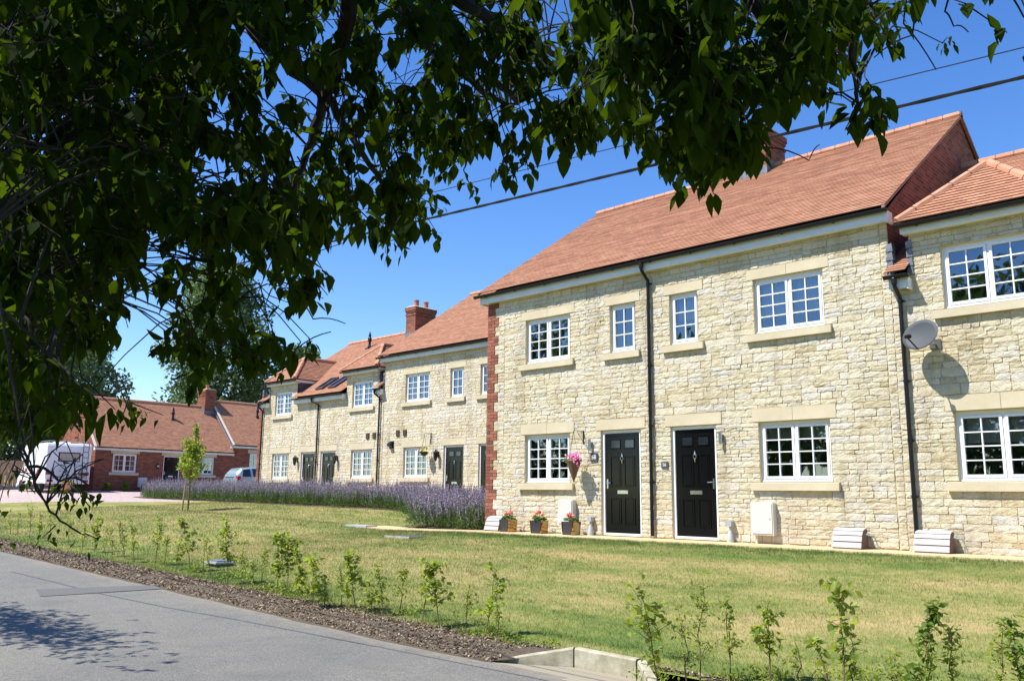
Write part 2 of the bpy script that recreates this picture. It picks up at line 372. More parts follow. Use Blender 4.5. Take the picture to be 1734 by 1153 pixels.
# ---------------------------------------------------------------- terrain
XK = [-90, -60, -48, -40, -29, -22, -17, -14, -8, 0, 40]
RK = [.5, .2, -.04, -.20, -.42, -.56, -.66, -.72, -.84, -.90, -1.0]
PK = [1.0, .80, .62, .42, .15, .03, -.10, -.05, -.05, -.05, -.05]
QK = [1.1, .95, .80, .50, .40, .33, .10, -.03, -.03, -.03, -.03]
def lerpk(x, K): return float(np.interp(x, XK, K))
def zt(X, Y):
    r = lerpk(X, RK)
    if Y < 6.28: return r
    if Y < 7.0: return r + .11 * ((Y - 6.28) / .72)
    p = lerpk(X, PK)
    if Y < 13.3:
        t = (Y - 7.0) / 6.3; a = r + .11; return a + (p - a) * (t * .7 + .3 * t * t * (3 - 2 * t))
    if Y < 14.3: return p
    q = lerpk(X, QK)
    if Y < 17.5: return p + (q - p) * (Y - 14.3) / 3.2
    return q
def hit(px, py, dz=0):
    d = ray(px, py); p = Vector((0, 0, CH)); t = 2.
    last = t
    while t < 200:
        q = p + d * t
        if q.z < zt(q.x, q.y) + dz:
            a, b = last, t
            for _ in range(20):
                m = (a + b) / 2; q = p + d * m
                if q.z < zt(q.x, q.y) + dz: b = m
                else: a = m
            return p + d * b
        last = t; t += .1
    return p + d * 100
def sheet(name, xs, yfun, material, dz=0., ny=30, kind='structure'):
    V = []; F = []
    for X in xs:
        y0, y1 = yfun(X)
        for j in range(ny + 1):
            Y = y0 + (y1 - y0) * j / ny; V.append((X, Y, zt(X, Y) + dz))
    n = ny + 1
    for i in range(len(xs) - 1):
        for j in range(ny): F.append((i * n + j, (i + 1) * n + j, (i + 1) * n + j + 1, i * n + j + 1))
    o = np_mesh(name, V, F, material, smooth=True)
    if kind: o['kind'] = kind
    return o

# ---------------------------------------------------------------- ground, road, verge, lawn
def frange(a, b, n): return [a + (b - a) * i / n for i in range(n + 1)]
def build_ground():
    # one big sheet to the horizon
    xs = [-1200, -400, -150] + frange(-90, 20, 110) + [60, 200, 900]
    ys = [-900, -200, -40, -10, 0, 3, 6.0, 6.28, 7.0] + frange(7.6, 18, 21) + [20, 30, 60, 200, 1200]
    V = [(x, y, zt(max(-90, min(x, 40)), y) - .13) for x in xs for y in ys]; n = len(ys)
    F = [(i * n + j, (i + 1) * n + j, (i + 1) * n + j + 1, i * n + j + 1) for i in range(len(xs) - 1) for j in range(n - 1)]
    o = np_mesh('ground', V, F, 'lawn', smooth=True); o['kind'] = 'structure'
    sheet('road', frange(-90, 30, 120), lambda X: (.6, 6.3), 'asphalt', .0, 4)
    # repair trench: a darker strip across the road
    a, b, c, d = hit(60, 998), hit(272, 990), hit(285, 996), hit(68, 1010)
    o = np_mesh('road_patch', [(q.x, q.y, zt(q.x, q.y) + .006) for q in (a, b, c, d)], [(0, 3, 2, 1)], 'asphalt_patch'); o['kind'] = 'structure'
    # thin dark line running along the lane
    mb = MB()
    pts = [hit(*q) for q in ((20, 968), (90, 985), (170, 1005), (280, 1028), (400, 1049), (520, 1072), (640, 1095), (760, 1119), (900, 1147), (960, 1160))]
    for p, q in zip(pts, pts[1:]):
        d = (q - p).normalized(); s = Vector((-d.y, d.x, 0)) * .014
        mb.poly([(v.x, v.y, zt(v.x, v.y) + .004) for v in (p + s, p - s, q - s, q + s)])
    o = mb.build('road_joint_line', 'tar'); o['kind'] = 'structure'
    # mulch verge, left and right of the drain headwall
    def low(X):
        if X < -6.35: return 6.22 + .05 * noise.noise((X * 1.3, 0, 0))
        if X < -5.6: return 6.4 + (X + 6.35) / .75 * .36
        return 6.80
    for nm, xs, f in (('verge', frange(-70, -4.9, 220), low), ('verge', frange(-4.2, 25, 60), lambda X: 6.22)):
        V = []; F = []; ny = 8
        for X in xs:
            y0 = f(X); y1 = 6.86 + .08 * noise.noise((X * .9, 3, 0)) + .05 * noise.noise((X * 4, 7, 0))
            for j in range(ny + 1):
                Y = y0 + (y1 - y0) * j / ny
                V.append((X, Y, zt(X, Y) + .004 + (.03 + .03 * noise.noise((X * 3, Y * 3, 1))) * math.sin(math.pi * j / ny)))
        n = ny + 1
        F = [(i * n + j, (i + 1) * n + j, (i + 1) * n + j + 1, i * n + j + 1) for i in range(len(xs) - 1) for j in range(ny)]
        o = np_mesh(nm, V, F, 'soil', smooth=True); o['kind'] = 'structure'
    # lawn
    def lawn_hi(X):
        if X > -17.3: return 13.42
        if X > -34: return 17.15
        return max(7.3, 17.1 - (-34 - X) * 1.05)
    sheet('lawn', frange(-43.2, 20, 160), lambda X: (6.8, lawn_hi(X)), 'lawn', .0, 30)
    # paved yard in front of the bungalow
    def pv(X):
        lo = lawn_hi(X) - .05 if X > -43.2 else 7.05
        return (lo, 34)
    sheet('paved_yard', frange(-75, -34.3, 60), pv, 'block_paving', -.008, 30)
    # sandy slab path at the foot of the walls
    mb = MB()
    xs = frange(-18.3, 12, 50)
    for a, b in zip(xs, xs[1:]):
        za, zb = zt(a, 13.8) + .03, zt(b, 13.8) + .03
        y0 = 13.42
        mb.poly([(a, y0, za), (b, y0, zb), (b, 14.27, zb), (a, 14.27, za)])
        mb.poly([(a, y0, za - .08), (b, y0, zb - .08), (b, y0, zb), (a, y0, za)])
    o = mb.build('path', 'sandy_slab'); o['kind'] = 'structure'
    mb = MB(); xs = frange(-34.3, -18.6, 30)
    for a, b in zip(xs, xs[1:]):
        mb.poly([(a, 18.5, zt(a, 18.5) + .02), (b, 18.5, zt(b, 18.5) + .02), (b, 19.68, zt(b, 19) + .02), (a, 19.68, zt(a, 19) + .02)])
    o = mb.build('path', 'sandy_slab'); o['kind'] = 'structure'
    # plant bed soil
    mb = MB()
    for x0, x1, y0, y1 in ((-18.0, -14.66, 14.3, 18.4), (-41, -20, 17.05, 18.45)):
        xs = frange(x0, x1, 20); ys = frange(y0, y1, 6)
        for a, b in zip(xs, xs[1:]):
            for c, d in zip(ys, ys[1:]):
                mb.poly([(a, c, zt(a, c) + .008), (b, c, zt(b, c) + .008), (b, d, zt(b, d) + .008), (a, d, zt(a, d) + .008)])
    o = mb.build('bed_ground', 'soil'); o['kind'] = 'structure'
build_ground()

def scatter_chips():
    rg = np.random.default_rng(3); n = 75000
    X = -rg.random(n) ** 1.5 * 40 - 1.0
    Y = 6.26 + .64 * rg.random(n)
    hw = (X > -6.3) & (X < -4.1) & (Y < 6.82); X = X[~hw]; Y = Y[~hw]
    Z = np.array([zt(x, y) for x, y in zip(X, Y)]) + .012 + .035 * rg.random(len(X)) * np.sin(np.clip((Y - 6.25) / .65, 0, 1) * np.pi) ** .5
    n = len(X); L = (.012 + .034 * rg.random(n)) * (1 + np.clip(-X - 10, 0, 20) * .05); W = L * (.25 + .3 * rg.random(n))
    a = rg.random(n) * 6.28; ti = (rg.random(n) - .5) * 1.3; ro = (rg.random(n) - .5) * 1.6
    u = np.stack([np.cos(a) * np.cos(ti), np.sin(a) * np.cos(ti), np.sin(ti)], 1)
    w = np.stack([-np.sin(a) * np.cos(ro), np.cos(a) * np.cos(ro), np.sin(ro)], 1)
    C = np.stack([X, Y, Z], 1); U = u * L[:, None] / 2; Wv = w * W[:, None] / 2
    nn = np.cross(u, w) * .004
    V = np.stack([C - U - Wv, C + U - Wv * .6, C + U * .8 + Wv, C - U + Wv * .7, C + nn], 1).reshape(-1, 3)
    b = np.arange(n)[:, None] * 5
    F = np.concatenate([b + np.array([[0, 1, 4]]), b + np.array([[1, 2, 4]]), b + np.array([[2, 3, 4]]), b + np.array([[3, 0, 4]])])
    o = np_mesh('bark_mulch', V, F, 'bark_chip', tone=np.repeat(rg.random(n), 5))
    stuff(o, 'loose brown bark chips covering the strip between road and lawn', 'mulch')
    # grass blades
    parts = []
    for cnt, x0, x1, y0, y1, hh, ww in ((150000, -9, -1.2, 6.85, 13.4, .028, .0035), (120000, -18, -9, 6.85, 13.4, .03, .005), (70000, -33, -18, 6.85, 17.0, .034, .010), (9000, -60, -1, 6.78, 7.0, .07, .006)):
        X = x0 + (x1 - x0) * rg.random(cnt); Y = y0 + (y1 - y0) * rg.random(cnt)
        parts.append((X, Y, np.full(cnt, hh), np.full(cnt, ww)))
    X, Y, H, Wd = (np.concatenate([p[i] for p in parts]) for i in range(4))
    keep = ~((X < -17.4) & (X > -18.4) & (Y > 13.38)) & ~((X < -34) & (Y > 17.1 - (-34 - X) * 1.05)) & ~((X < -16.0) & (X > -17.6) & (Y > 11.0) & (Y < 13.42) & (Y > 20)) & ~((X > -6.4) & (X < -4.2) & (Y < 6.9)) & ~((X > -17.5) & (Y > 13.40))
    X, Y, H, Wd = X[keep], Y[keep], H[keep], Wd[keep]
    Z = np.array([zt(x, y) for x, y in zip(X, Y)]); n = len(X)
    H = H * (.5 + rg.random(n))
    tc = []
    for cnt, x0, x1, y0, y1 in ((420, -17, -1.5, 12.45, 13.40), (320, -14, -1.5, 6.85, 7.4), (260, -16, -1.5, 7.5, 12.5)):
        cx, cy = x0 + (x1 - x0) * rg.random(cnt), y0 + (y1 - y0) * rg.random(cnt) ** (.6 if y0 > 12 else 1)
        for q, w in zip(cx, cy):
            if -6.5 < q < -4.1 and w < 7.2: continue
            m = int(rg.integers(14, 34)); s = rg.uniform(.03, .11); tc.append(np.stack([q + rg.normal(size=m) * s * 1.6, np.minimum(w + rg.normal(size=m) * s * .6, 13.41), np.full(m, rg.uniform(.03, .06))], 1))
    tc = np.concatenate(tc); tn0 = np.concatenate([rg.random(n), 1.3 + rg.random(len(tc)) * .9])
    X, Y, H = np.concatenate([X, tc[:, 0]]), np.concatenate([Y, tc[:, 1]]), np.concatenate([H, tc[:, 2]]); Wd = np.concatenate([Wd, np.full(len(tc), .006)])
    Z = np.concatenate([Z, np.array([zt(x, y) for x, y in zip(tc[:, 0], tc[:, 1])])]); n = len(X); a = rg.random(n) * 6.28
    dx, dy = np.cos(a) * Wd / 2, np.sin(a) * Wd / 2; lx, ly = (rg.random(n) - .5) * H * 1.6, (rg.random(n) - .5) * H * 1.6
    V = np.stack([np.stack([X - dx, Y - dy, Z - .003], 1), np.stack([X + dx, Y + dy, Z - .003], 1), np.stack([X + lx, Y + ly, Z + H], 1)], 1).reshape(-1, 3)
    F = np.arange(n * 3).reshape(-1, 3)
    o = np_mesh('grass', V, F, 'grass_blade', tone=np.repeat(tn0, 3))
    stuff(o, 'short dry mown grass blades, straw coloured with green patches', 'grass')
scatter_chips()

# concrete drain headwall set into the verge
def headwall():
    t = thing('drain_headwall', 'low three sided concrete drain inlet at the road edge', 'drain inlet', (-5.2, 6.6, zt(-5.2, 6.2)))
    r = zt(-5.2, 6.0)
    def wall(name, p, q, zp, zq, th=.075):
        p = Vector((*p, 0)); q = Vector((*q, 0)); d = (q - p).normalized(); s = Vector((-d.y, d.x, 0)) * th
        mb = MB(); n = 8
        for i in range(n):
            a = p + (q - p) * i / n; b = p + (q - p) * (i + 1) / n; za = zp + (zq - zp) * i / n; zb = zp + (zq - zp) * (i + 1) / n
            ja = .004 * noise.noise((i, 5, zp)); A = [(a.x, a.y, r - .1), (b.x, b.y, r - .1), (b.x + s.x, b.y + s.y, r - .1), (a.x + s.x, a.y + s.y, r - .1)]
            bv = s * .18
            T = [(a.x, a.y, za - .015), (b.x, b.y, zb - .015), (b.x + bv.x, b.y + bv.y, zb), (a.x + bv.x, a.y + bv.y, za), (b.x + s.x, b.y + s.y, zb + ja), (a.x + s.x, a.y + s.y, za + ja)]
            mb.poly([A[0], A[1], T[1], T[0]]); mb.poly([T[0], T[1], T[2], T[3]]); mb.poly([T[3], T[2], T[4], T[5]]); mb.poly([A[2], A[3], T[5], T[4]])
            if i == 0: mb.poly([A[3], A[0], T[0], T[3], T[5]])
            if i == n - 1: mb.poly([A[1], A[2], T[4], T[2], T[1]])
        return mb.build(name, 'concrete', t)
    wall('side_wall', (-6.38, 6.38), (-5.62, 6.70), r + .012, r + .185)
    wall('back_wall', (-5.60, 6.70), (-4.88, 6.70), r + .185, r + .175)
    wall('side_wall', (-4.86, 6.70), (-4.22, 6.05), r + .17, r + .10)
    mb = MB(); mb.poly([(-6.36, 6.29, r + .004), (-4.25, 6.10, r + .004), (-4.86, 6.70, r + .004), (-5.62, 6.70, r + .004)])
    mb.build('silt_floor', 'silt', t)
headwall()

# ---------------------------------------------------------------- building helpers
def stone_course(mb, x0, x1, zb, openings, rg, m=1, y=0., fine=3):
    """coursed rubble: every stone is a rough cushion of its own standing proud of the mortar"""
    for za, zc in zip(zb, zb[1:]):
        cuts = [(a, b) for a, b, c, d in openings if c < zc - 1e-3 and d > za + 1e-3]
        cuts.sort(); free = []; cur = x0
        for a, b in cuts:
            if a > cur: free.append((cur, a))
            cur = max(cur, b)
        if cur < x1: free.append((cur, x1))
        for a, b in free:
            p = a
            while p < b - 1e-4:
                L = rg.uniform(.8, 1.9); q = p + L
                if b - q < .5: q = b
                H = zc - za; n = max(1, round(H / rg.uniform(.078, .125)))
                w = [rg.uniform(.7, 1.4) for _ in range(n)]; sw = sum(w); z = za
                for k in range(n):
                    h = H * w[k] / sw; x = p; first = True
                    while x < q - 1e-4:
                        l = rg.uniform(1.3, 3.8) * max(h, .085)
                        if q - x - l < .12: l = q - x
                        stone(mb, x, x + l, z, z + h, rg, m, y, fine); x += l
                    z += h
                p = q
def stone(mb, xa, xb, za, zb, rg, m, y, fine):
    g = .004; xa += g; xb -= g; za += g * .9; zb -= g * .9
    if xb - xa < .02 or zb - za < .02: return
    nx = max(2, min(6, int((xb - xa) / .07))) if fine > 2 else 2
    nz = fine if zb - za > .08 else 2
    mb.tone = rg.random() * .45 + .35 * (rg.random() ** 2) + .15; dep = rg.uniform(.011, .021) if fine > 2 else rg.uniform(.009, .016)
    tx, tz = rg.uniform(-.008, .008), rg.uniform(-.006, .008)
    ids = []
    for j in range(nz + 1):
        row = []
        for i in range(nx + 1):
            fx, fz = i / nx, j / nz; ed = i in (0, nx) or j in (0, nz)
            cor = i in (0, nx) and j in (0, nz)
            px = xa + (xb - xa) * fx + (rg.uniform(-.006, .006)); pz = za + (zb - za) * fz + rg.uniform(-.005, .005)
            if cor: px += (.004 if i == 0 else -.004); pz += (.003 if j == 0 else -.003)
            d = dep * (.80 if ed else 1) * rg.uniform(.7, 1.3) + tx * (fx - .5) + tz * (fz - .5)
            row.append(mb.vert((px, y - max(.006, d), pz)))
        ids.append(row)
    for j in range(nz):
        for i in range(nx): mb.face((ids[j][i], ids[j][i + 1], ids[j + 1][i + 1], ids[j + 1][i]), m)
    ring = ids[0] + [r[-1] for r in ids[1:]] + ids[-1][::-1][1:] + [r[0] for r in ids[::-1][1:-1]]
    base = [mb.vert((mb.v[k][0], y + .004, mb.v[k][2])) for k in ring]; n = len(ring)
    for k in range(n): mb.face((base[k], base[(k + 1) % n], ring[(k + 1) % n], ring[k]), m)

def backing(mb, x0, x1, z0, z1, openings, reveal, y=0., m=0):
    xs = sorted({x0, x1, *[v for o in openings for v in o[:2] if x0 < v < x1]}); zs = sorted({z0, z1, *[v for o in openings for v in o[2:4] if z0 < v < z1]})
    for a, b in zip(xs, xs[1:]):
        for c, d in zip(zs, zs[1:]):
            cx, cz = (a + b) / 2, (c + d) / 2
            if any(o[0] < cx < o[1] and o[2] < cz < o[3] for o in openings): continue
            mb.poly([(a, y, c), (b, y, c), (b, y, d), (a, y, d)], m)
    for a, b, c, d in reveal:
        D = y + .16; f = y - .018
        mb.poly([(a, f, c), (a, D, c), (a, D, d), (a, f, d)], m); mb.poly([(b, D, c), (b, f, c), (b, f, d), (b, D, d)], m)
        mb.poly([(a, f, d), (a, D, d), (b, D, d), (b, f, d)], m); mb.poly([(a, D, c), (a, f, c), (b, f, c), (b, D, c)], m)

def tiles(mb, O, U, V, Nn, iv, vmax, p=.1, t=.017, m=0, rg=None, seg=.7, v_start=0.):
    O, U, V, Nn = Vector(O), Vector(U), Vector(V), Vector(Nn); n = int(round(vmax / p)) ; p = vmax / n; rg = rg or rnd
    for i in range(n):
        v0, v1 = i * p, (i + 1) * p; A = iv(v0 + 1e-4); B = iv(v1 - 1e-4)
        if len(A) != len(B): A = B = iv((v0 + v1) / 2)
        for (a0, a1), (b0, b1) in zip(A, B):
            if a1 - a0 < .01: continue
            k = max(1, int((a1 - a0) / seg)); up = []; lo = []; bs = []; jp = 0
            for j in range(k + 1):
                f = j / k; ua = a0 + (a1 - a0) * f; ub = b0 + (b1 - b0) * f; jt = rg.uniform(-.003, .003)
                lo.append((mb.vert(O + U * ua + V * v0 + Nn * (t + jt)), ua)); up.append((mb.vert(O + U * ub + V * v1 + Nn * .003), ub)); bs.append(mb.vert(O + U * ua + V * (v0 + .004) + Nn * (-.006)))
            for j in range(k):
                mb.face((lo[j][0], lo[j + 1][0], up[j + 1][0], up[j][0]), m, [(lo[j][1], i * .1 + .001), (lo[j + 1][1], i * .1 + .001), (up[j + 1][1], i * .1 + .099), (up[j][1], i * .1 + .099)])
                mb.face((bs[j], bs[j + 1], lo[j + 1][0], lo[j][0]), m, [(lo[j][1], i * .1 + .02)] * 2 + [(lo[j + 1][1], i * .1 + .03)] * 2)
def ridge_line(mb, a, b, r=.1, L=.33, m=0):
    a, b = Vector(a), Vector(b); n = max(1, int((b - a).length / L)); d = (b - a) / n
    for i in range(n):
        p, q = a + d * i, a + d * (i + 1)
        mb.tube([p, p + d * .93], [r * 1.04, r], 8, m); mb.tube([p + d * .93, q], [r * .92, r * .92], 8, 1)

def window(P, x, z, w, h, y=0., cas=2, cols=2, rows=4, sill=True, lintel=True, lz=None, lh=.22, lw=.12, blind=None, bz=.5, refl=0):
    mb = MB(); f = .055; yo, yi = y + .055, y + .115
    def bar(x0, x1, z0, z1, a=yo, b=yi): mb.box(x0, x1, a, b, z0, z1)
    bar(x, x + f, z, z + h); bar(x + w - f, x + w, z, z + h); bar(x + f, x + w - f, z + h - f, z + h); bar(x + f, x + w - f, z, z + f)
    mb.box(x - .01, x + w + .01, y + .028, y + .12, z - .005, z + .028)
    cw = (w - 2 * f - (cas - 1) * .03) / cas; panes = []
    for c in range(cas):
        a = x + f + c * (cw + .03); b = a + cw; g = .045; y2 = yo - .014
        if c: bar(a - .03, a, z + f, z + h - f)
        mb.box(a + .004, a + g, y2, yi - .02, z + f + .004, z + h - f - .004); mb.box(b - g, b - .004, y2, yi - .02, z + f + .004, z + h - f - .004)
        mb.box(a + g, b - g, y2, yi - .02, z + h - f - g, z + h - f - .004); mb.box(a + g, b - g, y2, yi - .02, z + f + .004, z + f + g)
        ia, ib, iz, it = a + g, b - g, z + f + g, z + h - f - g; panes.append((ia, ib, iz, it))
        for k in range(1, cols): xx = ia + (ib - ia) * k / cols; mb.box(xx - .009, xx + .009, y2 + .006, yi - .025, iz, it)
        for k in range(1, rows): zz = iz + (it - iz) * k / rows; mb.box(ia, ib, y2 + .0075, yi - .027, zz - .009, zz + .009)
    o = mb.build('window', 'white_paint', P)
    for ia, ib, iz, it in panes:
        mb = MB(); yy = yo + .02; tl = rnd.uniform(-.003, .003); t2 = rnd.uniform(-.003, .003)
        mb.poly([(ia, yy + tl, iz), (ib, yy - tl, iz), (ib, yy + t2, it), (ia, yy, it)]); mb.build('pane', 'window_glass', o)
    if blind:
        n = 24; a, b = x + .02, x + w - .02
        ztop = z + h - .03; zb = z + h * bz
        segs = [(a, b)] if blind != 'curtain' else [(a, a + w * .2), (b - w * .2, b)]
        for s0, s1 in segs:
            mb = MB()
            for k in range(n):
                u, v = s0 + (s1 - s0) * k / n, s0 + (s1 - s0) * (k + 1) / n; am = .0 if blind == 'roller' else .03
                mb.poly([(u, y + .22 + am * math.sin(u * 60), zb), (v, y + .22 + am * math.sin(v * 60), zb), (v, y + .22 + am * math.sin(v * 60), ztop), (u, y + .22 + am * math.sin(u * 60), ztop)])
            mb.build('blind' if blind == 'roller' else 'curtain', 'blind_cream' if blind == 'roller' else 'curtain_white', o)
    if sill:
        mb = MB(); a, b = x - .16, x + w + .13
        mb.prism([(y + .075, z), (y - .085, z - .02), (y - .085, z - .15), (y + .02, z - .15)], 'x', a, b); mb.build('sill', 'dressed_stone', o)
    if lintel:
        lz = z + h + .015 if lz is None else lz; mb = MB()
        if w > 1.1: mb.box(x - lw, x + w / 2 - .003, y - .022, y + .16, lz, lz + lh); mb.box(x + w / 2 + .003, x + w + lw, y - .022, y + .16, lz, lz + lh)
        else: mb.box(x - lw, x + w + lw, y - .022, y + .16, lz, lz + lh)
        mb.build('lintel', 'dressed_stone', o)
    return o
def door(P, x, w, h=2.11, y=0., hinge=1, lintel=True, z=0., knocker=True):
    fw = .062; yo = y + .04
    a, b = x + fw, x + w - fw; t = h - fw; cx = (a + b) / 2; dw = b - a
    mb = MB(); mb.box(a, b, yo + .02, yo + .06, z + .045, z + t)
    def mould(x0, x1, z0, z1, glass=False):
        g = .022
        for bx in ((x0, x1, z1 - g, z1), (x0, x1, z0, z0 + g), (x0, x0 + g, z0 + g, z1 - g), (x1 - g, x1, z0 + g, z1 - g)):
            A = (bx[0] + .004, bx[1] - .004, bx[2] + .004, bx[3] - .004)
            i0 = [mb.vert(p) for p in ((bx[0], yo + .02, bx[2]), (bx[1], yo + .02, bx[2]), (bx[1], yo + .02, bx[3]), (bx[0], yo + .02, bx[3]))]
            i1 = [mb.vert(p) for p in ((A[0], yo + .006, A[2]), (A[1], yo + .006, A[2]), (A[1], yo + .006, A[3]), (A[0], yo + .006, A[3]))]
            mb.face(i1); [mb.face((i0[k], i0[(k + 1) % 4], i1[(k + 1) % 4], i1[k])) for k in range(4)]
        if not glass:
            mb.prism([(x0 + .05, z0 + .05), (x1 - .05, z0 + .05), (x1 - .05, z1 - .05), (x0 + .05, z1 - .05)], 'y', yo + .012, yo + .03)
    pw = dw * .30
    for s in (-1, 1):
        px = cx + s * dw * .20 - pw / 2
        mould(px, px + pw, z + 1.73, z + 1.93, True); mould(px, px + pw, z + .98, z + 1.58); mould(px, px + pw, z + .22, z + .74)
    o = mb.build('door', 'black_paint', P)
    for s in (-1, 1):
        mb = MB(); px = cx + s * dw * .20 - pw / 2; mb.box(px + .024, px + pw - .024, yo + .014, yo + .019, z + 1.754, z + 1.906)
        mb.build('pane', 'dark_glass', o)
    mb = MB(); mb.box(x, a - .004, yo - .01, yo + .08, z, z + h); mb.box(b + .004, x + w, yo - .01, yo + .08, z, z + h); mb.box(a - .004, b + .004, yo - .01, yo + .08, z + t + .004, z + h); mb.box(a - .004, b + .004, yo - .035, yo + .08, z, z + .042)
    mb.build('door_frame', 'white_paint', o)
    if knocker:
        mb = MB(); mb.lathe((cx, yo + .02, z + 1.58), [(.001, -.03), (.022, -.025), (.022, 0), (.001, .0)], 10, 0, 'y'); mb.tube([(cx, yo, z + 1.58), (cx, yo - .01, z + 1.64)], [.012, .002], 6)
        mb.tube([(cx + .032 * math.sin(k * math.pi / 6), yo - .012, z + 1.535 - .04 * math.cos(k * math.pi / 6)) for k in range(13)], .007, 6); mb.tube([(cx, yo - .01, z + 1.49), (cx, yo - .008, z + 1.43)], [.016, .004], 6)
        mb.build('knocker', 'chrome', o)
    mb = MB(); zz = z + .86; mb.box(cx - .13, cx + .13, yo + .008, yo + .02, zz - .035, zz + .035); mb.box(cx - .11, cx + .11, yo - .003, yo + .008, zz + .002, zz + .027); mb.build('letter_plate', 'chrome', o)
    mb = MB(); hx = a + .055 if hinge > 0 else b - .055
    mb.box(hx - .018, hx + .018, yo + .008, yo + .02, z + .93, z + 1.12); mb.tube([(hx, yo + .01, z + 1.05), (hx, yo - .035, z + 1.05), (hx + hinge * .11, yo - .035, z + 1.045)], .009, 6); mb.build('handle', 'chrome', o)
    if lintel: mb = MB(); mb.box(x - .12, x + w + .12, y - .022, y + .2, z + h + .015, z + h + .235); mb.build('lintel', 'dressed_stone', o)
    return o
def gutter(P, x0, x1, y, z, material='black_plastic', step=.95):
    mb = MB(); n = 7
    prof = [(y + .055 * math.cos(math.pi * (1 + k / n)), z + .055 * math.sin(math.pi * (1 + k / n))) for k in range(n + 1)]
    prof = prof + [(p[0] * 1 + (y - p[0]) * .1, p[1] + .006) for p in prof[::-1]]
    mb.prism(prof, 'x', x0, x1); x = x0 + .35
    mb.prism([(y - .06, z + .005), (y, z - .062), (y + .06, z + .005)], 'x', x0 - .004, x0 + .012); mb.prism([(y - .06, z + .005), (y, z - .062), (y + .06, z + .005)], 'x', x1 - .012, x1 + .004)
    while x < x1 - .1:
        mb.prism([(y - .062, z + .01), (y - .05, z - .045), (y, z - .07), (y + .05, z - .05), (y + .07, z + .01)], 'x', x, x + .035); x += step
    return mb.build('gutter', material, P)
def downpipe(P, x, yg, zg, ztop, zbot, x2=None, yw=-.075, r=.034, hop=True):
    x2 = x if x2 is None else x2; mb = MB()
    mb.tube([(x, yg, zg), (x, yg, zg - .10), (x, yg + .01, zg - .15), (x2, yw - .01, ztop + .06), (x2, yw, ztop), (x2, yw, zbot)], r, 10)
    mb.lathe((x, yg, zg - .10), [(.045, 0), (.045, .09), (.04, .1)], 10)
    z = ztop - .02
    for z in [ztop - .03] + [zbot + (ztop - zbot) * k for k in (.2, .42, .66)]:
        mb.lathe((x2, yw, z), [(.042, 0), (.042, .045)], 10); mb.box(x2 - .02, x2 + .06, yw, yw + .055, z + .01, z + .035)
    return mb.build('downpipe', 'black_plastic', P)
def brick_quoin(mb, x, z0, z1, y, rg):
    z = z0; k = 0
    while z < z1 - .02:
        h = min(.075, z1 - z); blk = (k // 3) % 2; w = .345 if blk else .235
        xx = x; first = True; cuts = [0, .225, .345] if (k % 2 == 0 and blk) else ([0, .112, .345] if blk else ([0, .225] if k % 2 == 0 else [0, .112, .235]))
        for a, b in zip(cuts, cuts[1:]):
            mb.tone = rg.random(); e = rg.uniform(-.003, .003)
            mb.prism([(x + a + .005, z + .005), (x + b - .005, z + .005), (x + b - .005, z + h - .005), (x + a + .005, z + h - .005)], 'y', y - .020 + e, y + .01, 3)
        mb.tone = rg.random(); mb.box(x - .016, x + .012, y - .012, y + .10, z + .005, z + h - .005, 3); mb.tone = rg.random(); mb.box(x - .016, x + .012, y + .11, y + .32, z + .005, z + h - .005, 3)
        z += h; k += 1
def chimney(P, x0, x1, y0, y1, zb, zt_, pots, r=.13):
    mb = MB(); mb.box(x0, x1, y0, y1, zb, zt_ - .38)
    mb.box(x0 - .025, x1 + .025, y0 - .025, y1 + .025, zt_ - .38, zt_ - .305); mb.box(x0, x1, y0, y1, zt_ - .305, zt_ - .23)
    mb.box(x0 - .025, x1 + .025, y0 - .025, y1 + .025, zt_ - .23, zt_ - .155); mb.box(x0 - .05, x1 + .05, y0 - .05, y1 + .05, zt_ - .155, zt_ - .005)
    o = mb.build('chimney', 'brick', P)
    mb = MB(); mb.prism([(x0 - .02, zt_ - .005), (x1 + .02, zt_ - .005), (x1 - .1, zt_ + .055), (x0 + .1, zt_ + .055)], 'y', y0 - .02, y1 + .02); mb.build('mortar_cap', 'lime_mortar', o)
    for px, py in pots:
        mb = MB(); mb.lathe((px, py, zt_ + .02), [(r, 0), (r, .03), (r * .86, .05), (r * .8, .27), (r * .95, .29), (r * .95, .34), (r * .7, .34), (r * .7, .2)], 14); mb.build('chimney_pot', 'terracotta', o, smooth=False)
    mb = MB(); fl = .14; mb.box(x0 - .03, x1 + .03, y0 - .035, y0 - .005, zb + .02 if False else zb_fl(y0, P) - .02, zb_fl(y0, P) + .2)
    for k in range(5):
        ya = y0 + (y1 - y0) * k / 5; yb = y0 + (y1 - y0) * (k + 1) / 5
        for sx in (x0 - .012, x1 + .002): mb.box(sx, sx + .01, ya, yb, zb_fl(min(ya, 2 * RIDGE_Y[P] - yb), P) - .1, zb_fl(min(yb, 2 * RIDGE_Y[P] - ya), P) + .12)
    mb.build('lead_flashing', 'lead', o)
    return o
RIDGE_Y = {}; EAVE = {}
def zb_fl(y, P): e = EAVE[P]; return e[1] + e[2] * ((min(y, 2 * RIDGE_Y[P] - y)) - e[0])

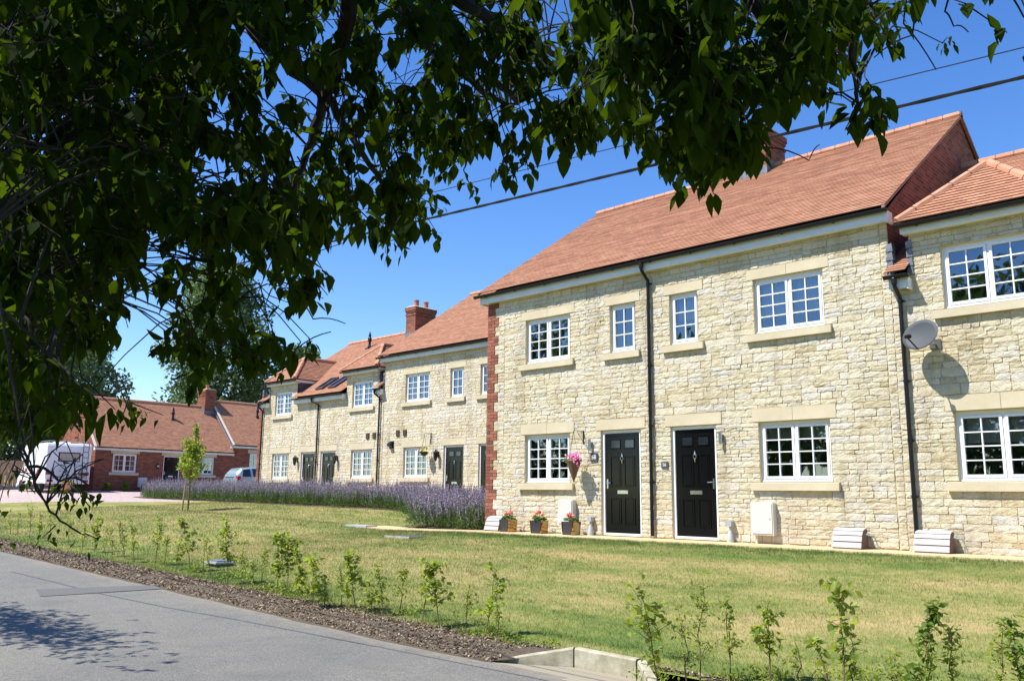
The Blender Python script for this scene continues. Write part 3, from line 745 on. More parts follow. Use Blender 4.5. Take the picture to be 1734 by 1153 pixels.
def main_roof(P, x0, x1, ye, ze, yr, zr, holes=(), name='roof', hang=.0):
    L = math.hypot(yr - ye, zr - ze); c, s = (yr - ye) / L, (zr - ze) / L; EAVE[P] = (ye, ze, s / c); RIDGE_Y[P] = yr
    def iv(v):
        y = ye + v * c; cur = x0; out = []
        for a, b, ylim in holes:
            if y < ylim:
                if a > cur: out.append((cur, a))
                cur = b
        if cur < x1: out.append((cur, x1))
        return [(a - x0, b - x0) for a, b in out]
    mb = MB(); rg = random.Random(int(x0 * 10))
    tiles(mb, (x0, ye, ze), (1, 0, 0), (0, c, s), (0, -s, c), iv, L, t=.013, rg=rg)
    yb = 2 * yr - ye
    tiles(mb, (x1, yb, ze), (-1, 0, 0), (0, -c, s), (0, s, c), lambda v: [(0, x1 - x0)], L, p=.4, rg=rg)
    # verge edges (mortar bedded undercloak)
    for xx in (x0, x1):
        sg = 1 if xx == x1 else -1
        for a, b in (((ye, ze), (yr, zr)), ((yb, ze), (yr, zr))):
            A = Vector((xx, a[0], a[1])); B = Vector((xx, b[0], b[1])); nn = Vector((0, 0, -.05)); w = Vector((-sg * .05, 0, 0))
            q = [A + w, A, A + nn, A + nn + w]; r_ = [B + w, B, B + nn, B + nn + w]
            i = [mb.vert(p) for p in q]; j = [mb.vert(p) for p in r_]
            for k in range(4): mb.face((i[k], i[(k + 1) % 4], j[(k + 1) % 4], j[k]), 1)
            mb.face(i, 1)
    o = mb.build(name, ['clay_tile', 'verge_tile'], P)
    mb = MB(); ridge_line(mb, (x0, yr, zr - .005), (x1, yr, zr - .005)); mb.build('ridge_tiles', ['ridge_clay', 'ridge_joint'], o)
    return o
def fascia(P, x0, x1, y, z0, z1, wally=0.):
    mb = MB(); mb.box(x0, x1, y, y + .022, z0, z1); mb.box(x0, x1, y + .022, wally + .05, z0 + .02, z0 + .032); mb.box(x0 - .01, x0 + .02, y - .004, wally + .05, z0 - .02, z1 - .02); mb.box(x1 - .02, x1 + .01, y - .004, wally + .05, z0 - .02, z1 - .02)
    return mb.build('fascia', 'fascia_paint', P)
def gable_walls(mb, x0, x1, ye, yr, z0, ze_in, zr_in, m=2):
    """end walls of brick up under the roof, and the rear wall"""
    D = 2 * yr - ye
    for x, fl in ((x0, 1), (x1, 0)):
        pts = [(x, .02, z0), (x, D, z0), (x, D, ze_in), (x, yr, zr_in), (x, .02, ze_in)]
        mb.poly(pts[::-1] if not fl else pts, m)
    mb.poly([(x1, D, z0), (x0, D, z0), (x0, D, ze_in), (x1, D, ze_in)], m)
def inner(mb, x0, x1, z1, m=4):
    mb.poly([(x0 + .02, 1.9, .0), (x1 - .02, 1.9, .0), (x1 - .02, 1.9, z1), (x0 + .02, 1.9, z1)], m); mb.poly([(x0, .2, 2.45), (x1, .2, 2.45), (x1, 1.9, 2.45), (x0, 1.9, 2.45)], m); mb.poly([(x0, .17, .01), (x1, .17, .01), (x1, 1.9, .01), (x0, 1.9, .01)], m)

WALLM = ['mortar', 'stone', 'brick', 'quoin_brick', 'dark_room']
def tall_house(P, dx, quoin, seed, fine, blinds=True):
    X = lambda v: v + dx
    W = [(-13.37, 1.05, 1.32, 1.05, 2, 4), (-7.61, 1.05, 1.32, 1.05, 2, 4), (-13.37, 3.73, 1.33, 1.01, 2, 4), (-10.94, 3.73, .65, 1.01, 1, 3), (-9.45, 3.73, .65, 1.01, 1, 3), (-7.61, 3.73, 1.33, 1.01, 2, 4)]
    D = [(-11.20, 1.0), (-9.48, 1.0)]
    rev = [(X(x), X(x + w), z, z + h) for x, z, w, h, _, _ in W] + [(X(x), X(x + w), 0, 2.11) for x, w in D]
    ops = []
    for x, z, w, h, _, _ in W: ops += [(X(x), X(x + w), z, z + h), (X(x - .16), X(x + w + .13), z - .15, z), (X(x - .12), X(x + w + .12), z + h + (.012 if z < 2 else 0.), z + h + (.254 if z < 2 else .2))]
    for x, w in D: ops += [(X(x), X(x + w), 0, 2.11), (X(x - .12), X(x + w + .12), 2.11, 2.35)]
    rg = random.Random(seed); mb = MB(); x0, x1 = X(-14.61), X(-5.13)
    backing(mb, x0, x1, -.15, 5.4, rev, rev)
    xs = x0 + (.01 if not quoin else .0)
    zb = [0.0, .42, .9, 1.05, 1.5, 2.11, 2.355, 2.75, 3.2, 3.58, 3.73, 4.2, 4.74, 4.95, 5.38]
    extra = []
    if quoin:
        brick_quoin(mb, x0, 0., 5.3, 0, rg)
        z = 0; k = 0
        while z < 5.3: extra.append((x0 - .01, x0 + (.35 if (k % 2) else .24), z, z + .225)); z += .225; k += 1
        # courses that meet the toothed brickwork
        for k, e in enumerate(extra): stone_course(mb, e[1], x0 + .56, [e[2], min(e[3], 5.36)], [], rg, fine=fine)
        xs = x0 + .56
    stone_course(mb, xs, X(-5.27), zb, ops, rg, fine=fine); stone_course(mb, X(-5.26), x1, zb, ops, rg, fine=fine)
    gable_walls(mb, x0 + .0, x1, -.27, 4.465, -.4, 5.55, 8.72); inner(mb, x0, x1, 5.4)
    mb.build('wall', WALLM, P)
    for i, (x, z, w, h, cas, rows) in enumerate(W):
        bl = None; bz = .7
        if dx == 0: bl, bz = [(None, 0), ('roller', .72), ('roller', .8), (None, 0), ('pleat', .5), ('pleat', .3)][i]
        elif i in (2, 0): bl = 'curtain'; bz = 0.
        window(P, X(x), z, w, h, cas=cas, rows=rows, lz=z + h + (.02 if z < 2 else .01), lh=.235 if z < 2 else .19, blind=bl, bz=bz)
    door(P, X(-11.20), 1.0, hinge=1); door(P, X(-9.48), 1.0, hinge=-1)
    main_roof(P, X(-14.76), X(-5.05), -.27, 5.55, 4.465, 8.74)
    fascia(P, X(-14.72), X(-5.06), -.18, 5.30, 5.50); gutter(P, X(-14.86), X(-5.03), -.245, 5.49)
    if dx == 0: downpipe(P, X(-9.95), -.245, 5.45, 5.05, .02, X(-9.91))

def low_house(P, X, x0, x1, dormers, W, D, seed, fine, strips, pipes, sky=()):
    """house with a low eave and dormers whose walls are flush with the facade"""
    rg = random.Random(seed); rev = [(x, x + w, z, z + h) for x, z, w, h in W] + [(x, x + w, 0, 2.11) for x, w in D]; ops = []
    for x, z, w, h in W: ops += [(x, x + w, z, z + h), (x - .16, x + w + .13, z - .15, z)] + ([(x - .12, x + w + .12, z + h + .012, z + h + .268)] if z < 2 else [])
    for x, w in D: ops += [(x, x + w, 0, 2.11), (x - .12, x + w + .12, 2.11, 2.35)]
    # parts of the facade above the low eave that are open sky between the dormers
    gaps = []; cur = x0
    for a, b in dormers: gaps.append((cur, a, 4.36, 5.1)); cur = b
    if cur < x1: gaps.append((cur, x1, 4.36, 5.1))
    gaps = [g for g in gaps if g[1] - g[0] > .01]
    mb = MB(); backing(mb, x0, x1, -.3, 5.1, rev + gaps, rev)
    zb = [-.02, .42, .9, 1.05, 1.5, 2.11, 2.37, 2.8, 3.2, 3.58, 3.73, 4.05, 4.36, 4.74, 5.08]
    stone_course(mb, x0 + .005, x1, zb, ops + gaps, rg, fine=fine)
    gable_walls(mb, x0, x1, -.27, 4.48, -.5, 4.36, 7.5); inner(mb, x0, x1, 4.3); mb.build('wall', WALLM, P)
    for x, z, w, h in W: window(P, x, z, w, h, rows=4, lintel=z < 2, lz=z + h + .02, lh=.24, blind=('curtain' if (z > 2 and X < 0) else ('pleat' if z < 2 and X >= 0 else None)), bz=.0 if X < 0 else .55)
    for i, (x, w) in enumerate(D): door(P, x, w, hinge=1 if i == 0 else -1)
    main_roof(P, x0 + (.0 if X >= 0 else -.1), x1 - (.015 if X < 0 else 0), -.27, 4.40, 4.48, 7.60, holes=[(a - .0, b + .0, .93) for a, b in dormers])
    for a, b in dormers:
        xl, xr = a - .13, b + .13; hw = (xr - xl) / 2; rise = hw * .92; Lv = math.hypot(hw, rise); c, s = hw / Lv, rise / Lv; xm = (xl + xr) / 2; ye, ze = -.27, 5.20
        back = lambda z: (z - 4.40) / .674 - .27 + .0
        mb = MB(); rgd = random.Random(int(a * 7))
        tiles(mb, (xl, ye, ze), (1, 0, 0), (0, c, s), (0, -s, c), lambda v: [(v * c, 2 * hw - v * c)], Lv, rg=rgd)
        tiles(mb, (xr, ye, ze), (0, 1, 0), (-c, 0, s), (s, 0, c), lambda v: [(v * c, back(ze + v * s) - ye)], Lv, rg=rgd)
        yb = back(ze + rise) + .1
        tiles(mb, (xl, yb, ze), (0, -1, 0), (c, 0, s), (-s, 0, c), lambda v: [(yb - back(ze + v * s), yb - ye - v * c)], Lv, rg=rgd)
        d = mb.build('dormer_roof', 'clay_tile', P)
        mb = MB(); ap = (xm, ye + hw, ze + rise)
        ridge_line(mb, (xl + .03, ye + .03, ze + .02), ap, .075); ridge_line(mb, (xr - .03, ye + .03, ze + .02), ap, .075); ridge_line(mb, ap, (xm, back(ze + rise) + .05, ze + rise), .085)
        mb.build('hip_tiles', ['ridge_clay', 'ridge_joint'], d)
        mb = MB()
        for sx in (a + .0, b - .04): mb.prism([(.03, 4.40), (.03, 5.14), (back(5.14) + .02, 5.14)], 'x', sx - .02, sx + .06)
        mb.build('dormer_cheek', 'slate', P)
        mb = MB(); mb.box(xl + .06, xr - .06, -.18, -.158, 5.02, 5.16); mb.box(xl + .06, xr - .06, -.158, .05, 5.03, 5.045)
        for sx in (xl + .05, xr - .07): mb.box(sx, sx + .02, -.158, .95, 5.06, 5.17)
        mb.build('fascia', 'fascia_paint', P); gutter(P, xl - .02, xr + .02, -.245, 5.155, step=.8)
    for a, b in strips:
        fascia(P, a, b, -.18, 4.13, 4.32); gutter(P, a - .06, b + .04, -.245, 4.335)
        mb = MB()
        if b - a < .8:
            for sx in (a - .05, b - .03):
                mb = MB()
                for k in range(4): mb.prism([(sx - .035 + (.02 if sx > a else 0), 4.36 + .15 * k), (sx + .085, 4.36 + .15 * k), (sx + .07, 4.50 + .15 * k), (sx - .01, 4.47 + .15 * k)], 'y', -.045 + .004 * k, .1)
                mb.build('lead_flashing', 'lead', P)
    for (x, yg, zg, zt2, x2) in pipes: downpipe(P, x, yg, zg, zt2, .0, x2)

def build_A():
    P = thing('stone_house', 'tall pale stone house pair with brick quoined corner and two black doors', 'house', (-9.87, YF, 0)); ORG[P] = Vector((0, 0, 0)); P.location = (0, YF, 0)
    tall_house(P, 0, True, 11, 3)
    mb = MB(); 
    chimney(P, -9.92, -9.27, 4.0, 5.0, 7.9, 9.62, [(-9.6, 4.25), (-9.6, 4.75)])
    return P
def build_B():
    P = thing('stone_house', 'set back stone house pair with tall roof, partly behind the brick quoin corner', 'house', (0, YB, ZB), local=True)
    tall_house(P, -11.04, False, 23, 2); return P
def build_E():
    P = thing('stone_house', 'stone house at the right edge with a low hipped dormer roof and a satellite dish', 'house', (0, YF, 0), local=True)
    low_house(P, 0, -5.13, 4.5, [(-4.80, -2.72), (1.2, 3.3)], [(-4.32, 1.05, 1.33, 1.05), (-4.33, 3.73, 1.33, 1.01), (1.6, 1.05, 1.33, 1.05), (1.6, 3.73, 1.33, 1.01)], [(-1.9, 1.0)], 31, 3, [(-5.09, -4.80), (-2.6, 1.1)], [(-4.99, -.245, 4.30, 3.95, -4.975)])
    return P
def build_C():
    P = thing('stone_house', 'far stone house pair with two hipped dormers and two skylights in a low eaved roof', 'house', (0, YB, ZB), local=True)
    low_house(P, -1, -34.25, -25.66, [(-33.75, -31.60), (-28.05, -25.97)], [(-33.30, 1.05, 1.30, 1.05), (-27.58, 1.05, 1.32, 1.05), (-33.30, 3.73, 1.30, 1.01), (-27.66, 3.73, 1.32, 1.01)], [(-31.05, 1.0), (-29.64, 1.0)], 47, 2,
              [(-34.30, -33.75), (-31.55, -28.10), (-25.95, -25.68)], [(-30.15, -.245, 4.30, 3.95, -29.87), (-25.95, -.245, 4.30, 3.95, -25.84), (-34.28, -.245, 4.30, 3.95, -34.2)])
    chimney(P, -29.50, -28.85, 4.0, 5.15, 6.8, 8.62, [(-29.17, 4.3), (-29.17, 4.85)])
    mb = MB(); rgq = random.Random(2); z = -.1
    while z < 4.1:
        mb.tone = rgq.random(); mb.box(-34.56, -34.26, -.02, .3, z + .005, z + .07); z += .075
    mb.box(-34.55, -34.27, .0, .29, -.1, 4.15); mb.build('brick_pier', 'quoin_brick', P)
    # skylights lying on the roof slope
    for x, l in ((-30.35, .5), (-29.45, .5)):
        mb = MB(); ya, yb2 = .05, .85; z = lambda y: 4.40 + .674 * (y + .27) + .03
        for xa, xb, y0, y1, h in ((x, x + .04, ya, yb2, .06), (x + l - .04, x + l, ya, yb2, .06), (x + .04, x + l - .04, ya, ya + .05, .06), (x + .04, x + l - .04, yb2 - .05, yb2, .06)):
            q = [(xa, y0, z(y0)), (xb, y0, z(y0)), (xb, y1, z(y1)), (xa, y1, z(y1))]; t = [(p[0], p[1] - .03, p[2] + h) for p in q]
            i = [mb.vert(p) for p in q]; j = [mb.vert(p) for p in t]; mb.face(j)
            for k in range(4): mb.face((i[k], i[(k + 1) % 4], j[(k + 1) % 4], j[k]))
        s = mb.build('skylight', 'slate', P)
        mb = MB(); mb.poly([(x + .04, ya + .03, z(ya + .03) + .045), (x + l - .04, ya + .03, z(ya + .03) + .045), (x + l - .04, yb2 - .08, z(yb2 - .08) + .045), (x + .04, yb2 - .08, z(yb2 - .08) + .045)]); mb.build('pane', 'dark_glass', s)
    roof_vent(P, (-31.6, 3.62, 7.02))
    return P
def roof_vent(P, c):
    mb = MB(); mb.lathe(c, [(.09, -.1), (.09, .05), (.06, .12), (.06, .28), (.10, .30), (.085, .40), (.10, .42), (.05, .50), (.07, .55), (.03, .68), (.01, .75)], 10)
    mb.box(c[0] - .14, c[0] + .14, c[1] - .14, c[1] + .14, c[2] - .08, c[2] - .02)
    return mb.build('roof_vent', 'black_plastic', P)
def build_D():
    # brick bungalow across the end of the lane: local x runs along its front, the front looks down the lane
    P = thing('brick_bungalow', 'long low red brick bungalow with a plain tiled roof behind the camper van', 'house', (-48, 0, .78), math.pi / 2, local=True)
    Z = lambda v: v - .78
    W = [(18.77, Z(1.79), 1.3, 1.0), (23.3, Z(1.77), 1.3, 1.0), (26.84, Z(2.02), 1.3, 1.1)]
    D = [(21.56, .98)]
    rev = [(x, x + w, z, z + h) for x, z, w, h in W] + [(x, x + w, 0, 1.99) for x, w in D]
    mb = MB(); backing(mb, 17.85, 25.72, -.5, 2.4, rev[:2] + rev[3:], rev[:2] + rev[3:], m=0); backing(mb, 25.72, 34, -.5, 2.85, [rev[2]], [rev[2]], m=0)
    for x0, x1, zr, ze in ((17.85, 25.72, 5.15, 2.38), (25.70, 34, 5.5, 2.82)): gable_walls(mb, x0, x1, -.2, 2.9, -.6, ze, zr - .02, m=0)
    mb.poly([(18, 2, 0), (34, 2, 0), (34, 2, 2.5), (18, 2, 2.5)], 1); mb.poly([(18, .2, 2.3), (34, .2, 2.3), (34, 2, 2.3), (18, 2, 2.3)], 1)
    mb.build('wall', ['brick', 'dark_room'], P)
    for x, z, w, h in W: window(P, x, z, w, h, rows=3, lz=z + h + .02, lh=.2, blind='curtain' if x < 20 else None, bz=0)
    door(P, 21.56, .98, h=1.99, hinge=1, knocker=False)
    o = main_roof(P, 17.72, 25.70, -.25, 2.33, 2.9, 5.20)
    chimney(P, 24.95, 25.62, 2.4, 3.4, 4.7, 6.25, [(25.28, 2.9)], .12)
    main_roof(P, 25.60, 34.2, -.25, 2.80, 2.9, 5.62)
    mb = MB()
    for a, b in (((25.60, -.27, 2.77), (25.60, 2.9, 5.60)), ((17.70, -.27, 2.30), (17.70, 2.9, 5.18)), ((17.70, 6.07, 2.30), (17.70, 2.9, 5.18))):
        a, b = Vector(a), Vector(b); d = (b - a).normalized(); n = Vector((0, -d.z, d.y)) if d.y > 0 else Vector((0, d.z, -d.y))
        q = [a + Vector((-.02, 0, 0)), a + Vector((.09, 0, 0)), a + Vector((.09, 0, 0)) + n * .05, a + Vector((-.02, 0, 0)) + n * .05]; i = [mb.vert(p) for p in q]; j = [mb.vert(p + (b - a)) for p in q]
        for k in range(4): mb.face((i[k], i[(k + 1) % 4], j[(k + 1) % 4], j[k]))
        mb.face(i); mb.face(j[::-1])
    mb.build('verge_strip', 'lime_mortar', P)
    mb = MB(); mb.prism([(-.30, 2.42), (-.0, 2.72), (2.55, 5.03), (2.55, 5.18), (-.0, 2.90), (-.30, 2.62)], 'x', 25.575, 25.59); mb.build('lead_flashing', 'lead', P)
    fascia(P, 17.75, 25.74, -.17, 2.16, 2.32); gutter(P, 17.7, 25.8, -.22, 2.33); fascia(P, 25.60, 34, -.17, 2.62, 2.78); gutter(P, 25.62, 34, -.22, 2.79)
    roof_vent(P, (22.75, 1.85, 4.2)); roof_vent(P, (28.3, 1.95, 4.75)); return P
build_A(); build_B(); build_E(); build_C(); build_D()

# ---------------------------------------------------------------- things fixed to or standing by the houses
def W3(x, z, out=0., yf=YF): return (x, yf - out, z)
def text_mesh(name, s, size, parent, loc, rx, rz, material, depth=.002):
    cu = bpy.data.curves.new(name, 'FONT'); cu.body = s; cu.size = size; cu.extrude = depth; cu.align_x = 'CENTER'; cu.align_y = 'CENTER'
    o = bpy.data.objects.new(name, cu); COL.objects.link(o)
    me = bpy.data.meshes.new_from_object(o.evaluated_get(bpy.context.evaluated_depsgraph_get())) if False else None
    dg = bpy.context.evaluated_depsgraph_get(); me = bpy.data.meshes.new_from_object(o.evaluated_get(dg)); bpy.data.objects.remove(o)
    me.materials.clear(); me.materials.append(MATS[material]); n = bpy.data.objects.new(name, me); COL.objects.link(n)
    n.parent = parent; n.location = Vector(loc) - ORG[parent]; n.rotation_euler = (rx, 0, rz); ORG[n] = Vector(loc); return n

def tube_light(x, z, label):
    t = thing('wall_light', label, 'wall light', (x, YF - .02, z), group='steel wall lights beside the front doors')
    mb = MB(); mb.lathe((x, YF - .085, z - .12), [(.03, 0), (.032, .005), (.032, .235), (.03, .24)], 14); mb.build('lamp_tube', 'steel', t)
    mb = MB(); mb.box(x - .02, x + .02, YF - .06, YF - .02, z - .04, z + .04); mb.box(x - .032, x + .032, YF - .03, YF - .012, z - .06, z + .06); mb.build('bracket', 'steel', t)
tube_light(-11.45, 1.83, 'steel tube wall light above the number plate, beside the hanging basket')
tube_light(-8.35, 1.86, 'steel tube wall light to the right of the second black door, nothing hanging near it')
def lantern(x, z, yf, label, grp='black coach lanterns by the far doors'):
    t = thing('wall_lantern', label, 'lantern', (x, yf - .02, z), group=grp)
    mb = MB(); mb.box(x - .04, x + .04, yf - .035, yf - .012, z - .1, z + .1); mb.tube([(x, yf - .03, z + .06), (x, yf - .09, z + .16), (x, yf - .15, z + .17), (x, yf - .15, z + .13)], .011, 6)
    mb.lathe((x, yf - .15, z - .24), [(.01, 0), (.04, .03), (.05, .06)], 6); mb.lathe((x, yf - .15, z + .06), [(.085, 0), (.07, .03), (.03, .075), (.008, .11)], 6)
    for k in range(6):
        a = k * math.pi / 3; mb.tube([(x + .05 * math.cos(a), yf - .15 + .05 * math.sin(a), z - .18), (x + .078 * math.cos(a), yf - .15 + .078 * math.sin(a), z + .06)], .006, 4)
    mb.build('lantern_frame', 'bracket_iron', t)
    mb = MB(); mb.lathe((x, yf - .15, z - .178), [(.046, 0), (.073, .235)], 6); mb.build('glass', 'dark_glass', t)
lantern(-22.50, 2.13, YB, 'black coach lantern beside the yellow hanging basket and a black door', )
lantern(-31.30, 2.13, YB, 'black coach lantern left of the two paired far doors')
lantern(-28.47, 2.13, YB, 'black coach lantern right of the two paired far doors')
lx = -47.98
def bungalow_lamp():
    t = thing('wall_lamp', 'small dark wall lamp on the brick bungalow left of its door', 'wall lamp', (-47.95, 21.25, 2.2))
    mb = MB(); mb.box(-47.98, -47.90, 21.18, 21.32, 2.05, 2.12); mb.box(-47.98, -47.92, 21.2, 21.3, 2.24, 2.32); mb.build('lamp_body', 'black_plastic', t)
    mb = MB(); mb.box(-47.97, -47.88, 21.19, 21.31, 2.12, 2.24); mb.build('glass', 'van_curtain', t)
bungalow_lamp()

def number_plate(x, z, s, w, h, label):
    t = thing('house_number_plate', label, 'number plate', (x, YF - .03, z), group='slate house number plates')
    mb = MB(); mb.box(x - w / 2, x + w / 2, YF - .045, YF - .02, z - h / 2, z + h / 2); mb.build('plate', 'slate', t)
    text_mesh('digits', s, h * .7, t, (x, YF - .047, z), math.pi / 2, 0, 'plate_white')
number_plate(-11.37, 1.57, '58', .19, .17, 'square slate number plate under a wall light, left of the first black door')
number_plate(-9.62, 1.385, '56', .15, .12, 'smaller slate number plate between the downpipe and the second black door')

def meter_box(x0, x1, z0, z1, label, yf=YF, leg=True, rot=None):
    t = thing('meter_cabinet', label, 'meter cabinet', ((x0 + x1) / 2, yf - .02, z0), group='white wall meter cabinets')
    mb = MB(); mb.prism([(x0, z0), (x1, z0), (x1, z1 - .015), (x1 - .015, z1), (x0 + .015, z1), (x0, z1 - .015)], 'y', yf - .145, yf - .01); mb.build('cabinet', 'white_box', t)
    mb = MB(); mb.prism([(x0 + .02, z0 + .03), (x1 - .02, z0 + .03), (x1 - .02, z1 - .03), (x0 + .02, z1 - .03)], 'y', yf - .158, yf - .146); o = mb.build('door', 'white_box', t)
    mb = MB(); mb.lathe((x1 - .06, yf - .160, (z0 + z1) / 2), [(.012, 0), (.010, -.008)], 8, 0, 'y'); mb.build('lock', 'grey_plastic', o)
    if leg: mb = MB(); mb.tube([(x0 + .07, yf - .08, z0 + .01), (x0 + .07, yf - .08, -.02)], .022, 8); mb.build('pipe_duct', 'white_box', t)
meter_box(-12.27, -11.87, .17, .70, 'white meter cabinet low on the wall behind the right-hand flower pot')
meter_box(-7.76, -7.33, .13, .70, 'white meter cabinet low on the wall right of the second black door')
def bungalow_meter():
    t = thing('meter_cabinet', 'small white meter cabinet on the brick bungalow under its window', 'meter cabinet', (-47.95, 20.5, 1.0), group='white wall meter cabinets')
    mb = MB(); mb.prism([(20.2, 1.02), (20.68, 1.02), (20.68, 1.52), (20.66, 1.54), (20.22, 1.54), (20.2, 1.52)], 'x', -48.0, -47.87); mb.build('cabinet', 'white_box', t)
    mb = MB(); mb.prism([(20.23, 1.05), (20.65, 1.05), (20.65, 1.51), (20.23, 1.51)], 'x', -47.869, -47.86); mb.build('door', 'white_box', t)
bungalow_meter()

def riser(x, label, y=YF - .09):
    t = thing('supply_riser', label, 'cable riser', (x, y, 0), group='grey supply risers at the wall foot')
    z0 = -.02; mb = MB(); mb.lathe((x, y - .01, z0), [(.062, 0), (.062, .05), (.05, .12), (.032, .19), (.028, .2)], 12); mb.build('flared_foot', 'pale_grey', t)
    mb = MB(); mb.tube([(x, y, z0 + .19), (x, y, z0 + .30)], .024, 8); mb.build('duct', 'grey_plastic', t)
    mb = MB(); mb.box(x - .055, x + .045, y - .05, y + .07, z0 + .28, z0 + .37); mb.build('junction_box', 'grey_plastic', t)
riser(-11.42, 'small grey cable riser between the last flower pot and the first black door')
riser(-8.20, 'small grey cable riser just right of the second black door')

def gas_hood(x0, x1, label, y=YF - .012, bar=True):
    t = thing('gas_meter_hood', label, 'gas meter hood', ((x0 + x1) / 2, y - .15, 0), group='low ribbed gas meter hoods')
    z0 = -.02; n = 7
    prof = [(y - .34, z0), (y - .31, z0 + .10), (y - .275, z0 + .20), (y - .235, z0 + .27), (y - .19, z0 + .30), (y - .10, z0 + .315), (y - .04, z0 + .28)]
    mb = MB(); mb.prism(prof + [(y - .02, z0)], 'x', x0 + .012, x1 - .012); mb.build('hood_side', 'gas_side', t)
    mb = MB(); segs = [(0, 1), (1, 2), (2, 3), (3, 6)]
    for a, b in segs:
        pts = prof[a:b + 1]; P0 = Vector((0, *pts[0])); P1 = Vector((0, *pts[1])); P0 = P0.lerp(P1, .20)
        pts = [(P0.y, P0.z)] + pts[1:]
        outp = []
        for i, p in enumerate(pts):
            q = pts[min(i + 1, len(pts) - 1)]; r = pts[max(i - 1, 0)]; d = Vector((q[0] - r[0], q[1] - r[1])).normalized(); outp.append((p[0] - d.y * .014, p[1] + d.x * .014))
        mb.prism(pts[::-1] + outp, 'x', x0, x1)
    mb.build('ribbed_lid', 'gas_lid', t)
    if bar:
        mb = MB(); mb.tube([(x1 - .02, y - .17, z0 + .24), (x1 + .10, y - .15, z0 + .215), (x1 + .14, y - .13, z0 + .21)], .014, 6); mb.tube([(x1 + .13, y - .14, z0 + .22), (x1 + .20, y - .12, z0 + .01)], .011, 6); mb.build('service_pipe', 'green_pipe', t)
gas_hood(-14.30, -13.86, 'ribbed pale gas meter hood at the brick quoin corner beside the first flower pot', bar=False)
gas_hood(-6.22, -5.74, 'ribbed white gas meter hood on the path, left of the downpipe')
gas_hood(-4.94, -4.43, 'ribbed pinkish gas meter hood on the path, right of the downpipe, under the window')

def planter(x, seed, label, petals):
    rg = random.Random(seed); y = YF - .33; z0 = zt(x, y) + .03
    t = thing('flower_pot', label, 'flower pot', (x, y, z0), group='gilt flower pots along the wall')
    w0, w1, h = .125, .14, .27; a = rg.uniform(-.1, .1)
    def ringp(w, z, th=0): return [(x + (cx * (w - th)) * math.cos(a) - (cy * (w - th)) * math.sin(a), y + cx * (w - th) * math.sin(a) + cy * (w - th) * math.cos(a), z) for cx, cy in ((-1, -1), (1, -1), (1, 1), (-1, 1))]
    mb = MB(); A, B, C, D = ringp(w0, z0), ringp(w1, z0 + h), ringp(w1, z0 + h, .012), ringp(w0, z0 + .2, .012)
    I = [[mb.vert(p) for p in r] for r in (A, B, C, D)]
    for r, s in zip(I, I[1:]):
        for k in range(4): mb.face((r[k], r[(k + 1) % 4], s[(k + 1) % 4], s[k]), 2 if k == 0 and r is I[0] else 0)  # front face coloured dark: the reflection in the gilt metal is painted on
    for s in (-1, 1):
        c = [ringp(w0 + .003, z0)[0 if s < 0 else 1], ringp(w1 + .003, z0 + h)[0 if s < 0 else 1]]; mb.tube(c, .008, 4)
    mb.face(I[0][::-1]); mb.face(I[3], 1); mb.build('pot', ['gold_metal', 'soil', 'pot_dark'], t)
    mb = MB()
    for k in range(70):
        an = rg.uniform(0, 6.28); r = rg.random() ** .5 * .15; c = Vector((x + r * math.cos(an), y + r * math.sin(an), z0 + h + rg.uniform(-.01, .09) * (1 - r * 3) + .015)); s = rg.uniform(.025, .042)
        n = Vector((rg.uniform(-.6, .6), rg.uniform(-.9, .3), 1)).normalized(); u = n.orthogonal().normalized(); v = n.cross(u); mb.tone = rg.random()
        mb.poly([c + u * s * math.cos(q) * (1 if j % 2 else .86) + v * s * math.sin(q) * (1 if j % 2 else .86) for j, q in enumerate([i * 6.283 / 9 for i in range(9)])])
    mb.build('leaves', 'geranium_leaf', t)
    for (dx, dz, m) in petals:
        mb = MB(); c = Vector((x + dx, y + rg.uniform(-.06, .03), z0 + h + .09 + dz)); mb.tube([(x + dx * .4, y, z0 + h), c], .003, 4)
        for k in range(26):
            d = Vector((rg.gauss(0, 1), rg.gauss(0, 1), rg.gauss(0, 1) + .3)).normalized(); p = c + d * .036; u = d.orthogonal().normalized(); v = d.cross(u); s = .020
            mb.poly([p + u * s, p + v * s, p - u * s, p - v * s], 1)
        mb.build('flower_head', ['geranium_leaf', m], t)
planter(-13.55, 1, 'gilt square flower pot nearest the brick quoins, with a row of four pink-red geranium heads', [(-.10, .02, 'salmon_petal'), (-.04, .04, 'red_petal'), (.04, .05, 'salmon_petal'), (.11, .05, 'red_petal')])
planter(-12.63, 2, 'gilt square flower pot second from the quoins, standing clear of the white cabinet', [(-.09, .0, 'red_petal'), (-.06, .07, 'salmon_petal'), (0, .08, 'red_petal'), (.09, .04, 'salmon_petal')])
planter(-11.74, 3, 'gilt square flower pot with bright red geraniums in front of the white meter cabinet', [(-.04, .0, 'red_petal'), (.01, .05, 'red_petal'), (-.07, .04, 'red_petal'), (.10, .02, 'salmon_petal')])

